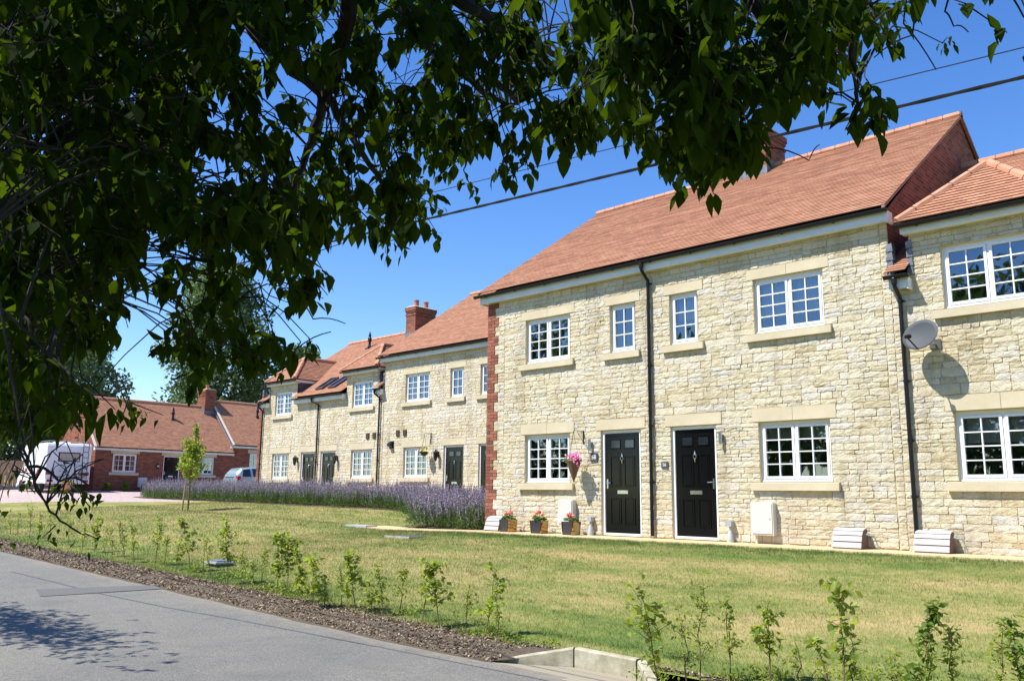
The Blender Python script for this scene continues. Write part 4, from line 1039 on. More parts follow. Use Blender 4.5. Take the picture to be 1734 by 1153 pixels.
def hanging_basket():
    x, y, zt_ = -11.70, YF - .30, 1.50
    t = thing('hanging_basket', 'brown wicker cone hanging basket of pink petunias between window and black door', 'hanging basket', (x, YF - .02, 2.1))
    mb = MB(); mb.box(x + .02, x + .05, YF - .03, YF - .012, 1.86, 2.14); mb.tube([(x + .035, YF - .03, 2.12), (x + .02, y, 2.13), (x + .01, y - .02, 2.10)], .007, 5); mb.tube([(x + .035, YF - .03, 1.90), (x + .02, y + .08, 2.12)], .005, 5)
    for dx, dy in ((-.15, 0), (.15, 0), (0, -.13)): mb.tube([(x + .01, y - .02, 2.10), (x + dx, y + dy, zt_)], .0035, 4)
    mb.build('bracket', 'bracket_iron', t)
    mb = MB(); mb.lathe((x, y, zt_ - .44), [(.008, 0), (.045, .10), (.085, .21), (.125, .32), (.16, .42), (.165, .44), (.15, .45)], 16); mb.build('basket', 'wicker', t)
    rg = random.Random(5); mb = MB()
    for k in range(120):
        an = rg.uniform(0, 6.28); r = rg.random() ** .5 * .19; c = Vector((x - .02 + r * math.cos(an), y + r * math.sin(an), zt_ + rg.uniform(-.05, .07))); s = rg.uniform(.016, .03)
        n = Vector((rg.uniform(-1, 1), rg.uniform(-1.2, .3), .6)).normalized(); u = n.orthogonal().normalized(); v = n.cross(u); mb.tone = rg.random(); mb.poly([c + u * s, c + v * s * .6, c - u * s, c - v * s * .6])
    mb.build('leaves', 'geranium_leaf', t)
    mb = MB()
    for k in range(46):
        right = rg.random() < .45
        c = Vector((x + (.17 if right else .02) + rg.gauss(0, .035 if right else .07), y - .06 + rg.gauss(0, .05), zt_ + (.03 if right else .08) + rg.gauss(0, .055 if right else .03))); d = Vector((rg.uniform(-.6, .6), -1, rg.uniform(-.2, .7))).normalized(); u = d.orthogonal().normalized(); v = d.cross(u); s = rg.uniform(.022, .034)
        ce = mb.vert(c + d * -.012); ring = [mb.vert(c + u * s * math.cos(q * 6.283 / 10) * (1 if q % 2 else .8) + v * s * math.sin(q * 6.283 / 10) * (1 if q % 2 else .8)) for q in range(10)]
        for q in range(10): mb.face((ce, ring[q], ring[(q + 1) % 10]), k % 4 == 0)
    mb.build('petals', ['pink_petal', 'pale_pink_petal'], t)
hanging_basket()
def far_basket():
    x, y, z = -22.95, YB - .28, 2.22
    t = thing('hanging_basket', 'dark round hanging basket of yellow flowers beside a coach lantern', 'hanging basket', (x, YB - .02, 2.7))
    mb = MB(); mb.box(x + .02, x + .05, YB - .03, YB - .012, 2.5, 2.9); mb.tube([(x + .035, YB - .03, 2.86), (x, y, 2.86), (x, y, 2.8)], .009, 5)
    for dx, dy in ((-.14, 0), (.14, 0), (0, -.13)): mb.tube([(x, y, 2.8), (x + dx, y + dy, z)], .005, 4)
    mb.build('bracket', 'bracket_iron', t)
    mb = MB(); mb.lathe((x, y, z - .15), [(.04, 0), (.10, .04), (.14, .10), (.155, .15), (.14, .155)], 14); mb.build('bowl', 'bracket_iron', t)
    rg = random.Random(8); mb = MB()
    for k in range(90):
        c = Vector((x + rg.gauss(0, .09), y + rg.gauss(0, .08), z + abs(rg.gauss(0, .06)))); d = Vector((rg.uniform(-1, 1), -1, .6)).normalized(); u = d.orthogonal().normalized(); v = d.cross(u); s = .022; mb.tone = rg.random(); mb.poly([c + u * s, c + v * s, c - u * s, c - v * s], int(k % 3 == 0))
    mb.build('flowers', ['yellow_petal', 'geranium_leaf'], t)
far_basket()
def wall_vent():
    x, z, y = -25.10, 2.55, YB
    t = thing('vent_cowl', 'small black cowl on the far stone wall left of a window', 'vent cowl', (x, y - .02, z))
    mb = MB(); mb.prism([(y - .02, z - .12), (y - .02, z + .10), (y - .12, z + .07), (y - .18, z - .02), (y - .16, z - .04)], 'x', x - .09, x + .09); mb.build('hood', 'black_plastic', t)
    mb = MB(); mb.box(x - .13, x + .13, y - .025, y - .012, z - .14, z + .13); mb.build('back_plate', 'black_plastic', t)
    for i, (x, z) in enumerate([(-26.55, 2.92), (-26.15, 2.92), (-24.75, 2.95), (-24.35, 2.95)]):
        t = thing('air_vent', ['brown wall vent leftmost of the four above the far windows', 'brown wall vent just left of the downpipe', 'brown wall vent just right of the downpipe joint', 'brown wall vent rightmost of the four above the far windows'][i], 'wall vent', (x, y - .02, z), group='small brown vents in the far wall')
        mb = MB(); mb.box(x - .09, x + .09, y - .045, y - .01, z - .11, z + .11)
        for k in range(5): mb.box(x - .08, x + .08, y - .055, y - .045, z - .09 + k * .04, z - .07 + k * .04)
        mb.build('grille', 'soil', t)
wall_vent()

def dish():
    c = Vector((-4.61, YF - .38, 3.30)); n = Vector((-.25, -.92, .30)).normalized()
    t = thing('satellite_dish', 'grey mesh satellite dish on the stone wall right of the downpipe', 'satellite dish', (-4.52, YF - .02, 3.2))
    u = Vector((0, 0, 1)) - n * n.z; u.normalize(); v = n.cross(u); mb = MB(); rings = []
    for th in (0, .006):
        for k in range(6):
            r = k / 5; rings.append([mb.vert(c + (u * .255 * math.cos(a) + v * .30 * math.sin(a)) * r + n * (.055 * (r * r - 1) - th)) for a in [i * 2 * math.pi / 28 for i in range(28)]])
    for A, B in [(rings[k], rings[k + 1]) for k in range(5)] + [(rings[k], rings[k + 1]) for k in range(6, 11)] + [(rings[5], rings[11])]:
        for k in range(28): mb.face((A[k], A[(k + 1) % 28], B[(k + 1) % 28], B[k]))
    mb.build('reflector', 'dish_grey', t, smooth=True)
    mb = MB(); bot = c - u * .25; f = c + n * .30 - u * .17
    mb.tube([bot, f], .012, 6); mb.build('arm', 'black_plastic', t)
    mb = MB(); d = (c - f).normalized(); mb.tube([f - d * .02, f + d * .03, f + d * .031, f + d * .08], [.028, .028, .035, .035], 10); mb.build('receiver', 'black_plastic', t)
    mb = MB(); mb.tube([c - n * .06, c - n * .12 + Vector((0, 0, -.05)), (-4.50, YF - .12, 3.18), (-4.50, YF - .02, 3.18)], .018, 8); mb.box(-4.58, -4.42, YF - .04, YF - .01, 3.10, 3.26); mb.build('wall_bracket', 'steel', t)
dish()

def cables():
    for nm, lb, a, b, r in (('overhead_cable', 'thick black twisted overhead cable crossing the sky above the roofs', (-.863, 4.2, 2.645), (-5.64, 4.2, 2.93), .0105), ('overhead_wire', 'thin black overhead wire above the thicker cable', (-.849, 4.2, 2.785), (-4.895, 4.2, 3.093), .003)):
        a, b = Vector(a), Vector(b); d = (b - a) / (b - a).length; p0 = a - d * 30; pts = []
        for i in range(120):
            s = i / 119 * 110; q = p0 + d * s; q.z += -.0 ; pts.append(q)
        mb = MB()
        if r > .008:
            for ph in (0, math.pi):
                tw = []
                for i in range(900):
                    s = i / 899 * 75; q = p0 + d * (s + 15); an = s * 14 + ph; tw.append(q + Vector((0, math.cos(an), math.sin(an))) * .0025)
                mb.tube(tw, .0082, 5)
        else: mb.tube(pts, r, 5)
        tag(mb.build(nm, 'cable_black'), lb, 'overhead cable')
cables()

def lawn_bits():
    p = hit(690, 909); mb = MB()
    x, y = p.x, p.y; a, b = .42, .30; z = zt(x, y)
    mb.poly([(x - a, y - b, zt(x - a, y - b) + .02), (x + a, y - b, zt(x + a, y - b) + .02), (x + a, y + b, zt(x + a, y + b) + .02), (x - a, y + b, zt(x - a, y + b) + .02)])
    t = thing('manhole_cover', 'flat dark grey manhole cover in the lawn in front of the lavender', 'manhole cover', (x, y, z))
    mb = MB(); mb.box(x - a, x + a, y - b, y + b, z - .05, z + .028); mb.build('frame', 'concrete', t)
    mb = MB(); mb.box(x - a + .05, x + a - .05, y - b + .05, y + b - .05, z + .029, z + .034); mb.build('cover', 'slate', t)
    p = hit(368, 958); x, y, z = p.x, p.y + .05, p.z
    t = thing('chamber_cover', 'raised grey slate topped chamber at the lawn edge among the saplings', 'chamber cover', (x, y, z))
    mb = MB(); mb.box(x - .22, x + .20, y - .12, y + .16, z - .05, z + .05); mb.build('chamber', 'drain_grey', t)
    mb = MB(); mb.prism([(x - .30, y - .16), (x + .22, y - .2), (x + .28, y + .18), (x - .24, y + .2)], 'z', z + .05, z + .08); mb.build('slab', 'grey_plastic', t)
    mb = MB(); mb.prism([(x - .2, y - .12), (x + .16, y - .15), (x + .2, y + .12), (x - .14, y + .14)], 'z', z + .081, z + .105); mb.build('loose_slate', 'lead', t)
    mb = MB(); mb.box(-18.9, -18.0, 13.4, 13.75, zt(-18.4, 13.5) - .03, zt(-18.4, 13.5) + .05)
    tag(mb.build('paving_slab', 'pale_grey'), 'pale slab ending the path left of the lavender', 'paving slab')
lawn_bits()

def bungalow_bits():
    t = thing('gable_lamp', 'black bracket lamp high on the brick gable above the camper van', 'bracket lamp', (-50.9, 17.8, 4.3))
    x, y, z = -50.9, 17.83, 4.35
    mb = MB(); mb.tube([(x - .5, y - .3, z - .12), (x, y - .35, z), (x + .25, y - .05, z)], .03, 6); mb.box(x + .2, x + .3, y - .06, y + .0, z - .1, z + .1); mb.tube([(x, y - .35, z - .25), (x, y - .35, z + .3)], [.05, .03], 8); mb.build('bracket', 'bracket_iron', t)
    for i, (yy, s) in enumerate([(19.3, .5), (20.35, .45), (20.95, .55), (18.3, .4)]):
        rg = random.Random(i); mb = MB(); c = Vector((-47.3, yy, zt(-47.3, yy) + .05))
        for k in range(500):
            d = Vector((rg.gauss(0, 1), rg.gauss(0, 1), rg.gauss(0, 1))).normalized() * (rg.random() ** .3) * s * .5; q = c + Vector((d.x * .8, d.y * .8, d.z + s * .5)); n = Vector((rg.uniform(-1, 1), rg.uniform(-1, 1), rg.uniform(0, 1))).normalized(); u = n.orthogonal().normalized() * .035; v = n.cross(u); mb.tone = rg.random(); mb.poly([q + u, q + v, q - u, q - v])
        tag(mb.build('shrub', 'pale_leaf'), ['low shrub by the bungalow wall, between window and cabinet', 'low shrub under the white bungalow cabinet', 'small bushy shrub left of the bungalow door', 'low shrub at the bungalow corner behind the van'][i], 'shrub', 'low shrubs along the bungalow wall')
bungalow_bits()

def fence():
    t = thing('board_fence', 'brown vertical board fence left of the camper van', 'fence', (-56, 13, .7))
    a, b = Vector((-60, 7.5, 0)), Vector((-53.5, 18.5, 0)); L = (b - a).length; d = (b - a) / L; nn = Vector((-d.y, d.x, 0)); mb = MB(); s = 0; rg = random.Random(4)
    while s < L:
        w = .14; p, q = a + d * s, a + d * (s + w - .012); off = nn * (.012 if int(s / .14) % 2 else 0); h = 2.45 + rg.uniform(-.01, .01); z0 = 1.0
        A = [p + off, q + off, q + off + nn * .02, p + off + nn * .02]; i = [mb.vert((v.x, v.y, z0)) for v in A]; j = [mb.vert((v.x, v.y, h)) for v in A]
        for k in range(4): mb.face((i[k], i[(k + 1) % 4], j[(k + 1) % 4], j[k]))
        mb.face(j); s += w
    mb.build('boards', 'fence_wood', t)
    mb = MB(); 
    for s in range(int(L / .6)):
        p, q = a + d * (s * .6) - nn * .0, a + d * (s * .6 + .6); A = [p - nn * .05, q - nn * .05, q + nn * .05, p + nn * .05]; i = [mb.vert((v.x, v.y, .5)) for v in A]; j = [mb.vert((v.x, v.y, 1.0)) for v in A]
        for k in range(4): mb.face((i[k], i[(k + 1) % 4], j[(k + 1) % 4], j[k]))
        mb.face(j)
    mb.build('gravel_board', 'drain_grey', t)
fence()

# ---------------------------------------------------------------- vehicles
def wheel(P, x, y, r, w, side, z):
    mb = MB(); mb.lathe((x, y - w / 2, z + r), [(r * .55, 0), (r * .93, 0), (r, w * .2), (r, w * .8), (r * .93, w), (r * .55, w)], 20, 0, 'y'); o = mb.build('wheel', 'rubber', P)
    mb = MB(); yy = y + side * w / 2; mb.lathe((x, yy - side * .02, z + r), [(r * .56, 0), (r * .5, side * .008), (r * .2, side * .016), (.02, side * .018)], 16, 0, 'y'); mb.build('rim', 'steel', o); return o
def motorhome():
    # local: x forward from the rear face, +y is the side with the door (it faces down the lane)
    P = thing('camper_van', 'white camper van with dark red flashes and a rear ladder, parked by the brick gable', 'camper van', (-46.55, 16.05, .70), R(176.5), local=True)
    hw = 1.07; z = 0
    prof = [(0.02, .42), (0, .60), (0, 2.30), (.06, 2.40), (.18, 2.44), (3.7, 2.46), (4.35, 2.42), (4.62, 2.25), (4.72, 1.80), (4.55, 1.66), (3.95, 1.62), (3.9, .42)]
    mb = MB(); n = len(prof)
    def inset(p, e): 
        c = (2.2, 1.5); return (p[0] + (c[0] - p[0]) * e, p[1] + (c[1] - p[1]) * e)
    L = [[mb.vert((*[inset(p, e)[0]], y, inset(p, e)[1])) for p in prof] for y, e in ((-hw, .035), (-hw + .05, 0), (hw - .05, 0), (hw, .035))]
    for A, B in zip(L, L[1:]):
        for k in range(n): mb.face((A[k], A[(k + 1) % n], B[(k + 1) % n], B[k]))
    mb.face(L[0][::-1]); mb.face(L[-1]); mb.build('body', 'van_white', P)
    # cab
    cp = [(3.88, .40), (3.88, 1.66), (4.42, 1.66), (4.95, 1.10), (5.45, .98), (5.58, .80), (5.6, .36)]
    mb = MB(); A = [mb.vert((p[0], -.93, p[1])) for p in cp]; B = [mb.vert((p[0], .93, p[1])) for p in cp]; m = len(cp); mb.face(A[::-1]); mb.face(B)
    for k in range(m): mb.face((A[k], A[(k + 1) % m], B[(k + 1) % m], B[k]))
    cab = mb.build('cab', 'van_white', P)
    mb = MB(); mb.poly([(4.46, -.85, 1.63), (4.46, .85, 1.63), (4.95, .85, 1.11), (4.95, -.85, 1.11)]); mb.build('windscreen', 'dark_glass', cab)
    for s in (-1, 1):
        mb = MB(); mb.prism([(4.02, 1.08), (4.02, 1.56), (4.40, 1.56), (4.80, 1.08)], 'y', s * .932, s * .945); mb.build('side_window', 'dark_glass', cab)
        mb = MB(); mb.box(4.75, 4.85, s * .93 if s > 0 else s * 1.2, s * 1.2 if s > 0 else s * .93, 1.10, 1.13); mb.box(4.74, 4.80, s * 1.2 - .05, s * 1.2 + .05, 1.02, 1.30); mb.build('mirror', 'black_plastic', cab)
        mb = MB(); mb.box(5.55, 5.62, s * .7 - .12, s * .7 + .12, .68, .82); mb.build('headlight', 'pale_grey', cab)
    mb = MB(); mb.box(5.5, 5.68, -.95, .95, .28, .45); mb.build('front_bumper', 'van_white', P)
    for x in (1.15, 4.75):
        for s in (-1, 1): wheel(P, x, s * .88, .32, .2, s, .0)
    # side with door, window and red flashes
    y = hw - .0
    mb = MB(); mb.box(3.05, 3.75, y - .03, y + .012, 1.35, 1.92); o = mb.build('side_window', 'rubber', P)
    mb = MB(); mb.box(3.11, 3.69, y + .012, y + .02, 1.41, 1.86); mb.build('curtain', 'lamp_red', o)
    mb = MB(); mb.prism([(1.85, .52), (2.50, .52), (2.50, 2.18), (1.85, 2.18)], 'y', y - .02, y + .012); o = mb.build('habitation_door', 'van_white', P)
    mb = MB(); mb.box(1.84, 1.855, y + .0, y + .016, .5, 2.2); mb.box(2.495, 2.51, y + .0, y + .016, .5, 2.2); mb.box(1.9, 1.98, y + .012, y + .03, 1.3, 1.36); mb.build('door_seal', 'rubber', o)
    for k, (xc, zc) in enumerate(((3.45, 1.22), (1.1, 1.15))):
        mb = MB(); q = [(-.75, -.75), (-.35, -.2), (-.15, .0), (.15, .0), (.3, -.15), (.5, -.35), (.3, -.22), (.05, -.16), (-.2, -.3), (-.55, -.78)]
        mb.prism([(xc - a, zc + b) for a, b in q], 'y', y + .0, y + .008); mb.build('red_flash', 'van_red', P)
    # rear
    mb = MB(); mb.box(-.02, .01, -.62 + .1, .40 + .1, 1.52, 1.98); o = mb.build('rear_window', 'rubber', P)
    mb = MB(); mb.box(-.028, -.021, -.56 + .1, .34 + .1, 1.57, 1.93); mb.build('curtain', 'van_curtain', o)
    mb = MB(); mb.box(-.012, .01, .62, 1.0, .86, 1.02); mb.build('red_flash', 'van_red', P); mb = MB(); mb.box(-.012, .01, -1.0, -.50, .84, 1.0); mb.build('red_flash', 'van_red', P)
    mb = MB(); mb.box(-.12, .1, -1.02, 1.02, .42, .66); mb.build('rear_bumper', 'van_white', P)
    for s in (-1, 1):
        mb = MB(); mb.box(-.135, -.1, s * .82 - .14, s * .82 + .14, .50, .62); mb.build('tail_light', 'lamp_red', P)
    mb = MB(); mb.box(-.135, -.12, -.26, .26, .45, .57); mb.build('licence_plate', 'plate_yellow', P)
    mb = MB()
    for yy in (-.62, -.88): mb.tube([(-.09, yy, .62), (-.09, yy, 2.44), (.05, yy, 2.52), (.4, yy, 2.52)], .016, 6)
    for k in range(6): mb.tube([(-.09, -.62, .9 + k * .28), (-.09, -.88, .9 + k * .28)], .014, 6)
    for zz in (.9, 2.2): mb.tube([(-.09, -.62, zz), (.0, -.62, zz)], .01, 5); mb.tube([(-.09, -.88, zz), (.0, -.88, zz)], .01, 5)
    mb.build('ladder', 'black_plastic', P)
    mb = MB()
    for s in (-1, 1):
        mb.tube([(.3, s * .92, 2.55), (3.4, s * .92, 2.55)], .016, 6)
        for k in range(5): mb.tube([(.3 + k * .77, s * .92, 2.43), (.3 + k * .77, s * .92, 2.55)], .012, 5)
    mb.tube([(.3, -.92, 2.55), (.3, .92, 2.55)], .016, 6); mb.build('roof_rail', 'steel', P)
    mb = MB(); mb.prism([(1.2, 2.44), (1.9, 2.44), (1.8, 2.56), (1.3, 2.56)], 'y', -.35, .35); mb.build('roof_light', 'van_white', P)
    mb = MB(); 
    for zz in (.70,): mb.box(-.30, -.27, -.85, .8, zz, zz + .03); mb.box(-.14, -.11, -.85, .8, zz, zz + .03)
    for yy in (-.6, .5): mb.box(-.3, 0, yy, yy + .03, .68, .71)
    for yy in (-.35, .3): mb.tube([(0, yy, 1.35), (-.2, yy, 1.33)], .012, 5)
    mb.build('cycle_rack', 'steel', P)
    # bicycle standing across the rack
    B = thing('bicycle', 'pale blue bicycle carried upright on the back of the camper van', 'bicycle', P.matrix_basis @ Vector((-.21, 0, .72)), R(176.5), local=True)
    r = .30; ya, yb = .42, -.55
    for yc in (ya, yb):
        mb = MB(); R_, rr = r, .02; k1 = 24; rings = []
        for i in range(k1):
            a = 2 * math.pi * i / k1; c = Vector((0, yc + R_ * math.cos(a), r + .02 + R_ * math.sin(a))); e = Vector((0, math.cos(a), math.sin(a))); rings.append([mb.vert(c + e * rr * math.cos(b) + Vector((1, 0, 0)) * rr * math.sin(b)) for b in [j * math.pi / 3 for j in range(6)]])
        for i in range(k1):
            for j in range(6): mb.face((rings[i][j], rings[i][(j + 1) % 6], rings[(i + 1) % k1][(j + 1) % 6], rings[(i + 1) % k1][j]))
        w = mb.build('wheel', 'rubber', B)
        mb = MB()
        for i in range(9): a = math.pi * i / 9; mb.tube([(0, yc + R_ * math.cos(a), r + .02 + R_ * math.sin(a)), (0, yc - R_ * math.cos(a), r + .02 - R_ * math.sin(a))], .0025, 3)
        mb.tube([(-.05, yc, r + .02), (.05, yc, r + .02)], .025, 8); mb.build('spokes', 'steel', w)
    mb = MB(); bb = (0, .0, .26); st = (0, .14, .66); hd = (0, -.36, .70); hl = (0, -.40, .55)
    for p, q in ((bb, st), (bb, hl), (st, hd), ((0, ya, r), bb), ((0, ya, r), st), ((0, yb, r), hl), (hl, hd)): mb.tube([p, q], .022, 8)
    mb.build('frame', 'bike_paint', B)
    mb = MB(); mb.prism([(.30, .73), (.05, .70), (.03, .73), (.28, .79)], 'x', -.06, .06) if False else mb.tube([(0, .28, .73), (0, .12, .73), (0, .0, .72)], [.065, .045, .02], 8); mb.build('saddle', 'rubber', B)
    mb = MB(); mb.tube([hd, (0, -.34, .82), (0, -.42, .86)], .014, 6); mb.tube([(-.12, -.40, .87), (.12, -.40, .87)], .014, 6); mb.build('handlebar', 'pale_grey', B)
motorhome()
def car():
    # parked along the bungalow front, tail towards the lane; local x runs forward (world +Y)
    P = thing('parked_car', 'pale blue-grey estate car parked by the bungalow, half hidden by the stone house corner', 'car', (-44.2, 23.6, zt(-44.2, 23.6)), R(90), local=True)
    sec = [  # x, half width, z0, z belt, z roof, roof half width
        (0.0, .72, .35, .80, .88, .60), (.08, .80, .28, .90, 1.15, .62), (.35, .85, .24, .95, 1.42, .60), (.9, .87, .24, .97, 1.50, .60), (2.0, .87, .24, .95, 1.50, .60), (2.7, .87, .24, .93, 1.40, .58), (3.35, .86, .24, .92, .98, .60), (4.0, .82, .26, .84, .88, .6), (4.2, .7, .32, .7, .74, .55)]
    mb = MB(); rings = []
    for x, w, z0, zb, zr, rw in sec:
        pts = [(-w * .9, z0), (-w, z0 + .2), (-w, zb), (-rw - .06, zr - .08), (-rw + .08, zr), (rw - .08, zr), (rw + .06, zr - .08), (w, zb), (w, z0 + .2), (w * .9, z0)]
        rings.append([mb.vert((x, p[0], p[1])) for p in pts])
    for A, B in zip(rings, rings[1:]):
        for k in range(10): mb.face((A[k], A[(k + 1) % 10], B[(k + 1) % 10], B[k]))
    mb.face(rings[0][::-1]); mb.face(rings[-1]); mb.build('body', 'car_blue', P)
    # side windows on both sides
    for s in (-1, 1):
        for q in ([(.30, .99), (.42, 1.36), (.80, 1.41), (.80, .99)], [(.95, .99), (.95, 1.42), (1.75, 1.43), (1.75, .99)], [(1.85, .99), (1.85, 1.43), (2.45, 1.40), (2.95, .99)]):
            mb = MB(); A = []
            for x, z in q:
                yb = .87 + (z - .96) / (1.42 - .96) * (.66 - .87); A.append((x, s * (yb + .012), z))
            B = [(x, y - s * .03, z) for x, y, z in A]; i = [mb.vert(p) for p in A]; j = [mb.vert(p) for p in B]; mb.face(i if s < 0 else i[::-1])
            for k in range(4): mb.face((i[k], i[(k + 1) % 4], j[(k + 1) % 4], j[k]))
            mb.build('side_window', 'dark_glass', P)
        mb = MB(); mb.prism([(.0, s * .66), (.06, s * .80), (.22, s * .86), (.22, s * .74), (.03, s * .6)], 'z', .78, 1.0); mb.build('tail_light', 'lamp_red', P)
        for x in (.75, 3.4): wheel(P, x, s * .76, .30, .19, s, 0)
    mb = MB(); mb.poly([(-.005, -.5, .92), (-.005, .5, .92), (.30, .48, 1.38), (.30, -.48, 1.38)]); mb.build('rear_window', 'dark_glass', P)
    mb = MB(); mb.prism([(-.05, .35), (-.05, .58), (.05, .60), (.05, .32)], 'y', -.78, .78); mb.build('bumper', 'car_blue', P)
    return P
car()

# ---------------------------------------------------------------- foliage
def unit(a): return a / np.maximum(np.linalg.norm(a, axis=-1, keepdims=True), 1e-9)
def leaves(name, C, D, Nn, L, W, tone, material, parent=None, origin=(0, 0, 0), detail=2, curl=.18, fold=.25):
    """C base points, D long axes, Nn normals; ovate leaves folded along the midrib"""
    D = unit(D); S = unit(np.cross(D, Nn)); Nn = np.cross(S, D); n = len(C); L = L[:, None]; W = W[:, None]
    if detail == 2:
        T = [(0, 0), (.14, .55), (.40, 1.), (.72, .62), (1, 0)]
        mid = [C + D * L * t - Nn * L * (curl * t * t) for t, _ in T]
        lf = [mid[i] + S * W * .5 * T[i][1] + Nn * W * fold * T[i][1] for i in (1, 2, 3)]; rt = [mid[i] - S * W * .5 * T[i][1] + Nn * W * fold * T[i][1] for i in (1, 2, 3)]
        V = np.stack(mid + lf + rt, 1).reshape(-1, 3); k = 11
        t = [(0, 5, 1), (1, 5, 6), (1, 6, 2), (2, 6, 7), (2, 7, 3), (3, 7, 4)]; tr = [(0, 1, 8), (1, 9, 8), (1, 2, 9), (2, 10, 9), (2, 3, 10), (3, 4, 10)]; F0 = np.array(t + tr)
    else:
        V = np.stack([C, C + D * L * .45 + S * W * .5, C + D * L, C + D * L * .45 - S * W * .5], 1).reshape(-1, 3); k = 4; F0 = np.array([(0, 3, 2), (0, 2, 1)])
    F = (np.arange(n)[:, None, None] * k + F0[None]).reshape(-1, 3)
    return np_mesh(name, V, F, material, tone=np.repeat(tone, k), parent=parent, origin=origin)

def crown_tree(name, label, x, y, h, w, seed, leafm='tree_leaf', n=14000, size=.34, base=.12, shape='oval', group='trees beyond the bungalow', lobes=46, tw=.35):
    rg = np.random.default_rng(seed); z0 = zt(max(-90, x), min(max(y, 18), 30)) - .1
    t = thing(name, label, 'tree', (x, y, z0), group=group); O = np.array([x, y, z0])
    # lobes on and inside an uneven envelope
    lc = []; lr = []
    for i in range(lobes):
        f = base + (1 - base) * (i + .5) / lobes; a = i * 2.4 + rg.uniform(-.5, .5)
        prof = {'oval': math.sin(math.pi * min(1, (f - base) / (1 - base) * .9 + .1)) ** .6, 'wide': (1 - ((f - .45) / .62) ** 2) ** .5 if abs(f - .45) < .62 else .1}[shape]
        r = w / 2 * prof * rg.uniform(.45, .85); R0 = w * rg.uniform(.13, .22) * (.6 + .4 * prof)
        lc.append((math.cos(a) * r, math.sin(a) * r, f * h * .96)); lr.append(R0)
    lc, lr = np.array(lc), np.array(lr)
    idx = rg.integers(0, lobes, n); d = unit(rg.normal(size=(n, 3))); rad = rg.random(n) ** .35
    C = lc[idx] + d * (lr[idx] * rad)[:, None] * np.array([1.05, 1.05, .9]) + rg.normal(size=(n, 3)) * .12
    D = unit(d * .7 + rg.normal(size=(n, 3)) * .6 + np.array([0, 0, -.2])); Nn = unit(rg.normal(size=(n, 3)) + np.array([0, 0, .8]))
    leaves('crown', C + O, D, Nn, size * (.6 + .8 * rg.random(n)), size * .62 * (.6 + .8 * rg.random(n)), rg.random(n), leafm, t, O, 1)
    mb = MB(); mb.tube([O, O + [0, 0, h * .3], O + [w * .02, 0, h * .6], O + [0, w * .02, h * .9]], [tw, tw * .75, tw * .45, .04], 8)
    for i in range(0, lobes, 2):
        c = lc[i]; zb = max(h * .12, c[2] - w * .25); mb.tube([O + [0, 0, zb], O + [c[0] * .5, c[1] * .5, (zb + c[2]) / 2 + .2], O + c], [tw * .35, tw * .2, .03], 5)
    mb.build('trunk', 'bark', t, origin=O); return t
crown_tree('broadleaf_tree', 'tall silvery green tree rising behind the bungalow chimney', -70.5, 35.8, 20.5, 10.5, 1, n=30000, size=.36, lobes=60)
crown_tree('broadleaf_tree', 'dark loose tree beyond the left end of the bungalow roof', -91, 31, 17.5, 10.5, 2, n=18000, size=.42)
crown_tree('broadleaf_tree', 'dark tree right of the tall silvery tree, behind the bungalow chimney', -70, 44, 13.5, 8.5, 3, n=14000, size=.36)
crown_tree('broadleaf_tree', 'dark spreading tree behind the board fence', -70, 19.5, 13, 13, 4, n=22000, size=.4, shape='wide', base=.05)
crown_tree('broadleaf_tree', 'dark tree at the far left edge behind the fence', -66, 8, 13, 12, 5, n=16000, size=.4, shape='wide', base=.05)
crown_tree('small_tree', 'bright green bush between the fence and the camper van', -60, 14.5, 5.2, 4.5, 6, leafm='pale_leaf', n=7000, size=.22, shape='wide', base=.1, lobes=24, tw=.12)
# trees and hedge over the lane behind the viewer: what the window panes look out on
for i, (x, y, h, w) in enumerate([(14, -17, 11, 9), (2, -19, 13, 10), (-12, -20, 12, 11), (-26, -18, 10, 10), (-44, -20, 13, 12)]):
    crown_tree('roadside_tree', ['broad roadside tree over the lane, facing the house at the right edge', 'tallest roadside tree over the lane, facing the black doors', 'broad roadside tree over the lane, facing the quoined corner', 'low roadside tree over the lane, facing the far houses', 'wide roadside tree over the lane, facing the bungalow'][i], x, y, h, w, 20 + i, n=5000, size=.6, shape='wide', base=.02, lobes=30, group='trees over the lane')

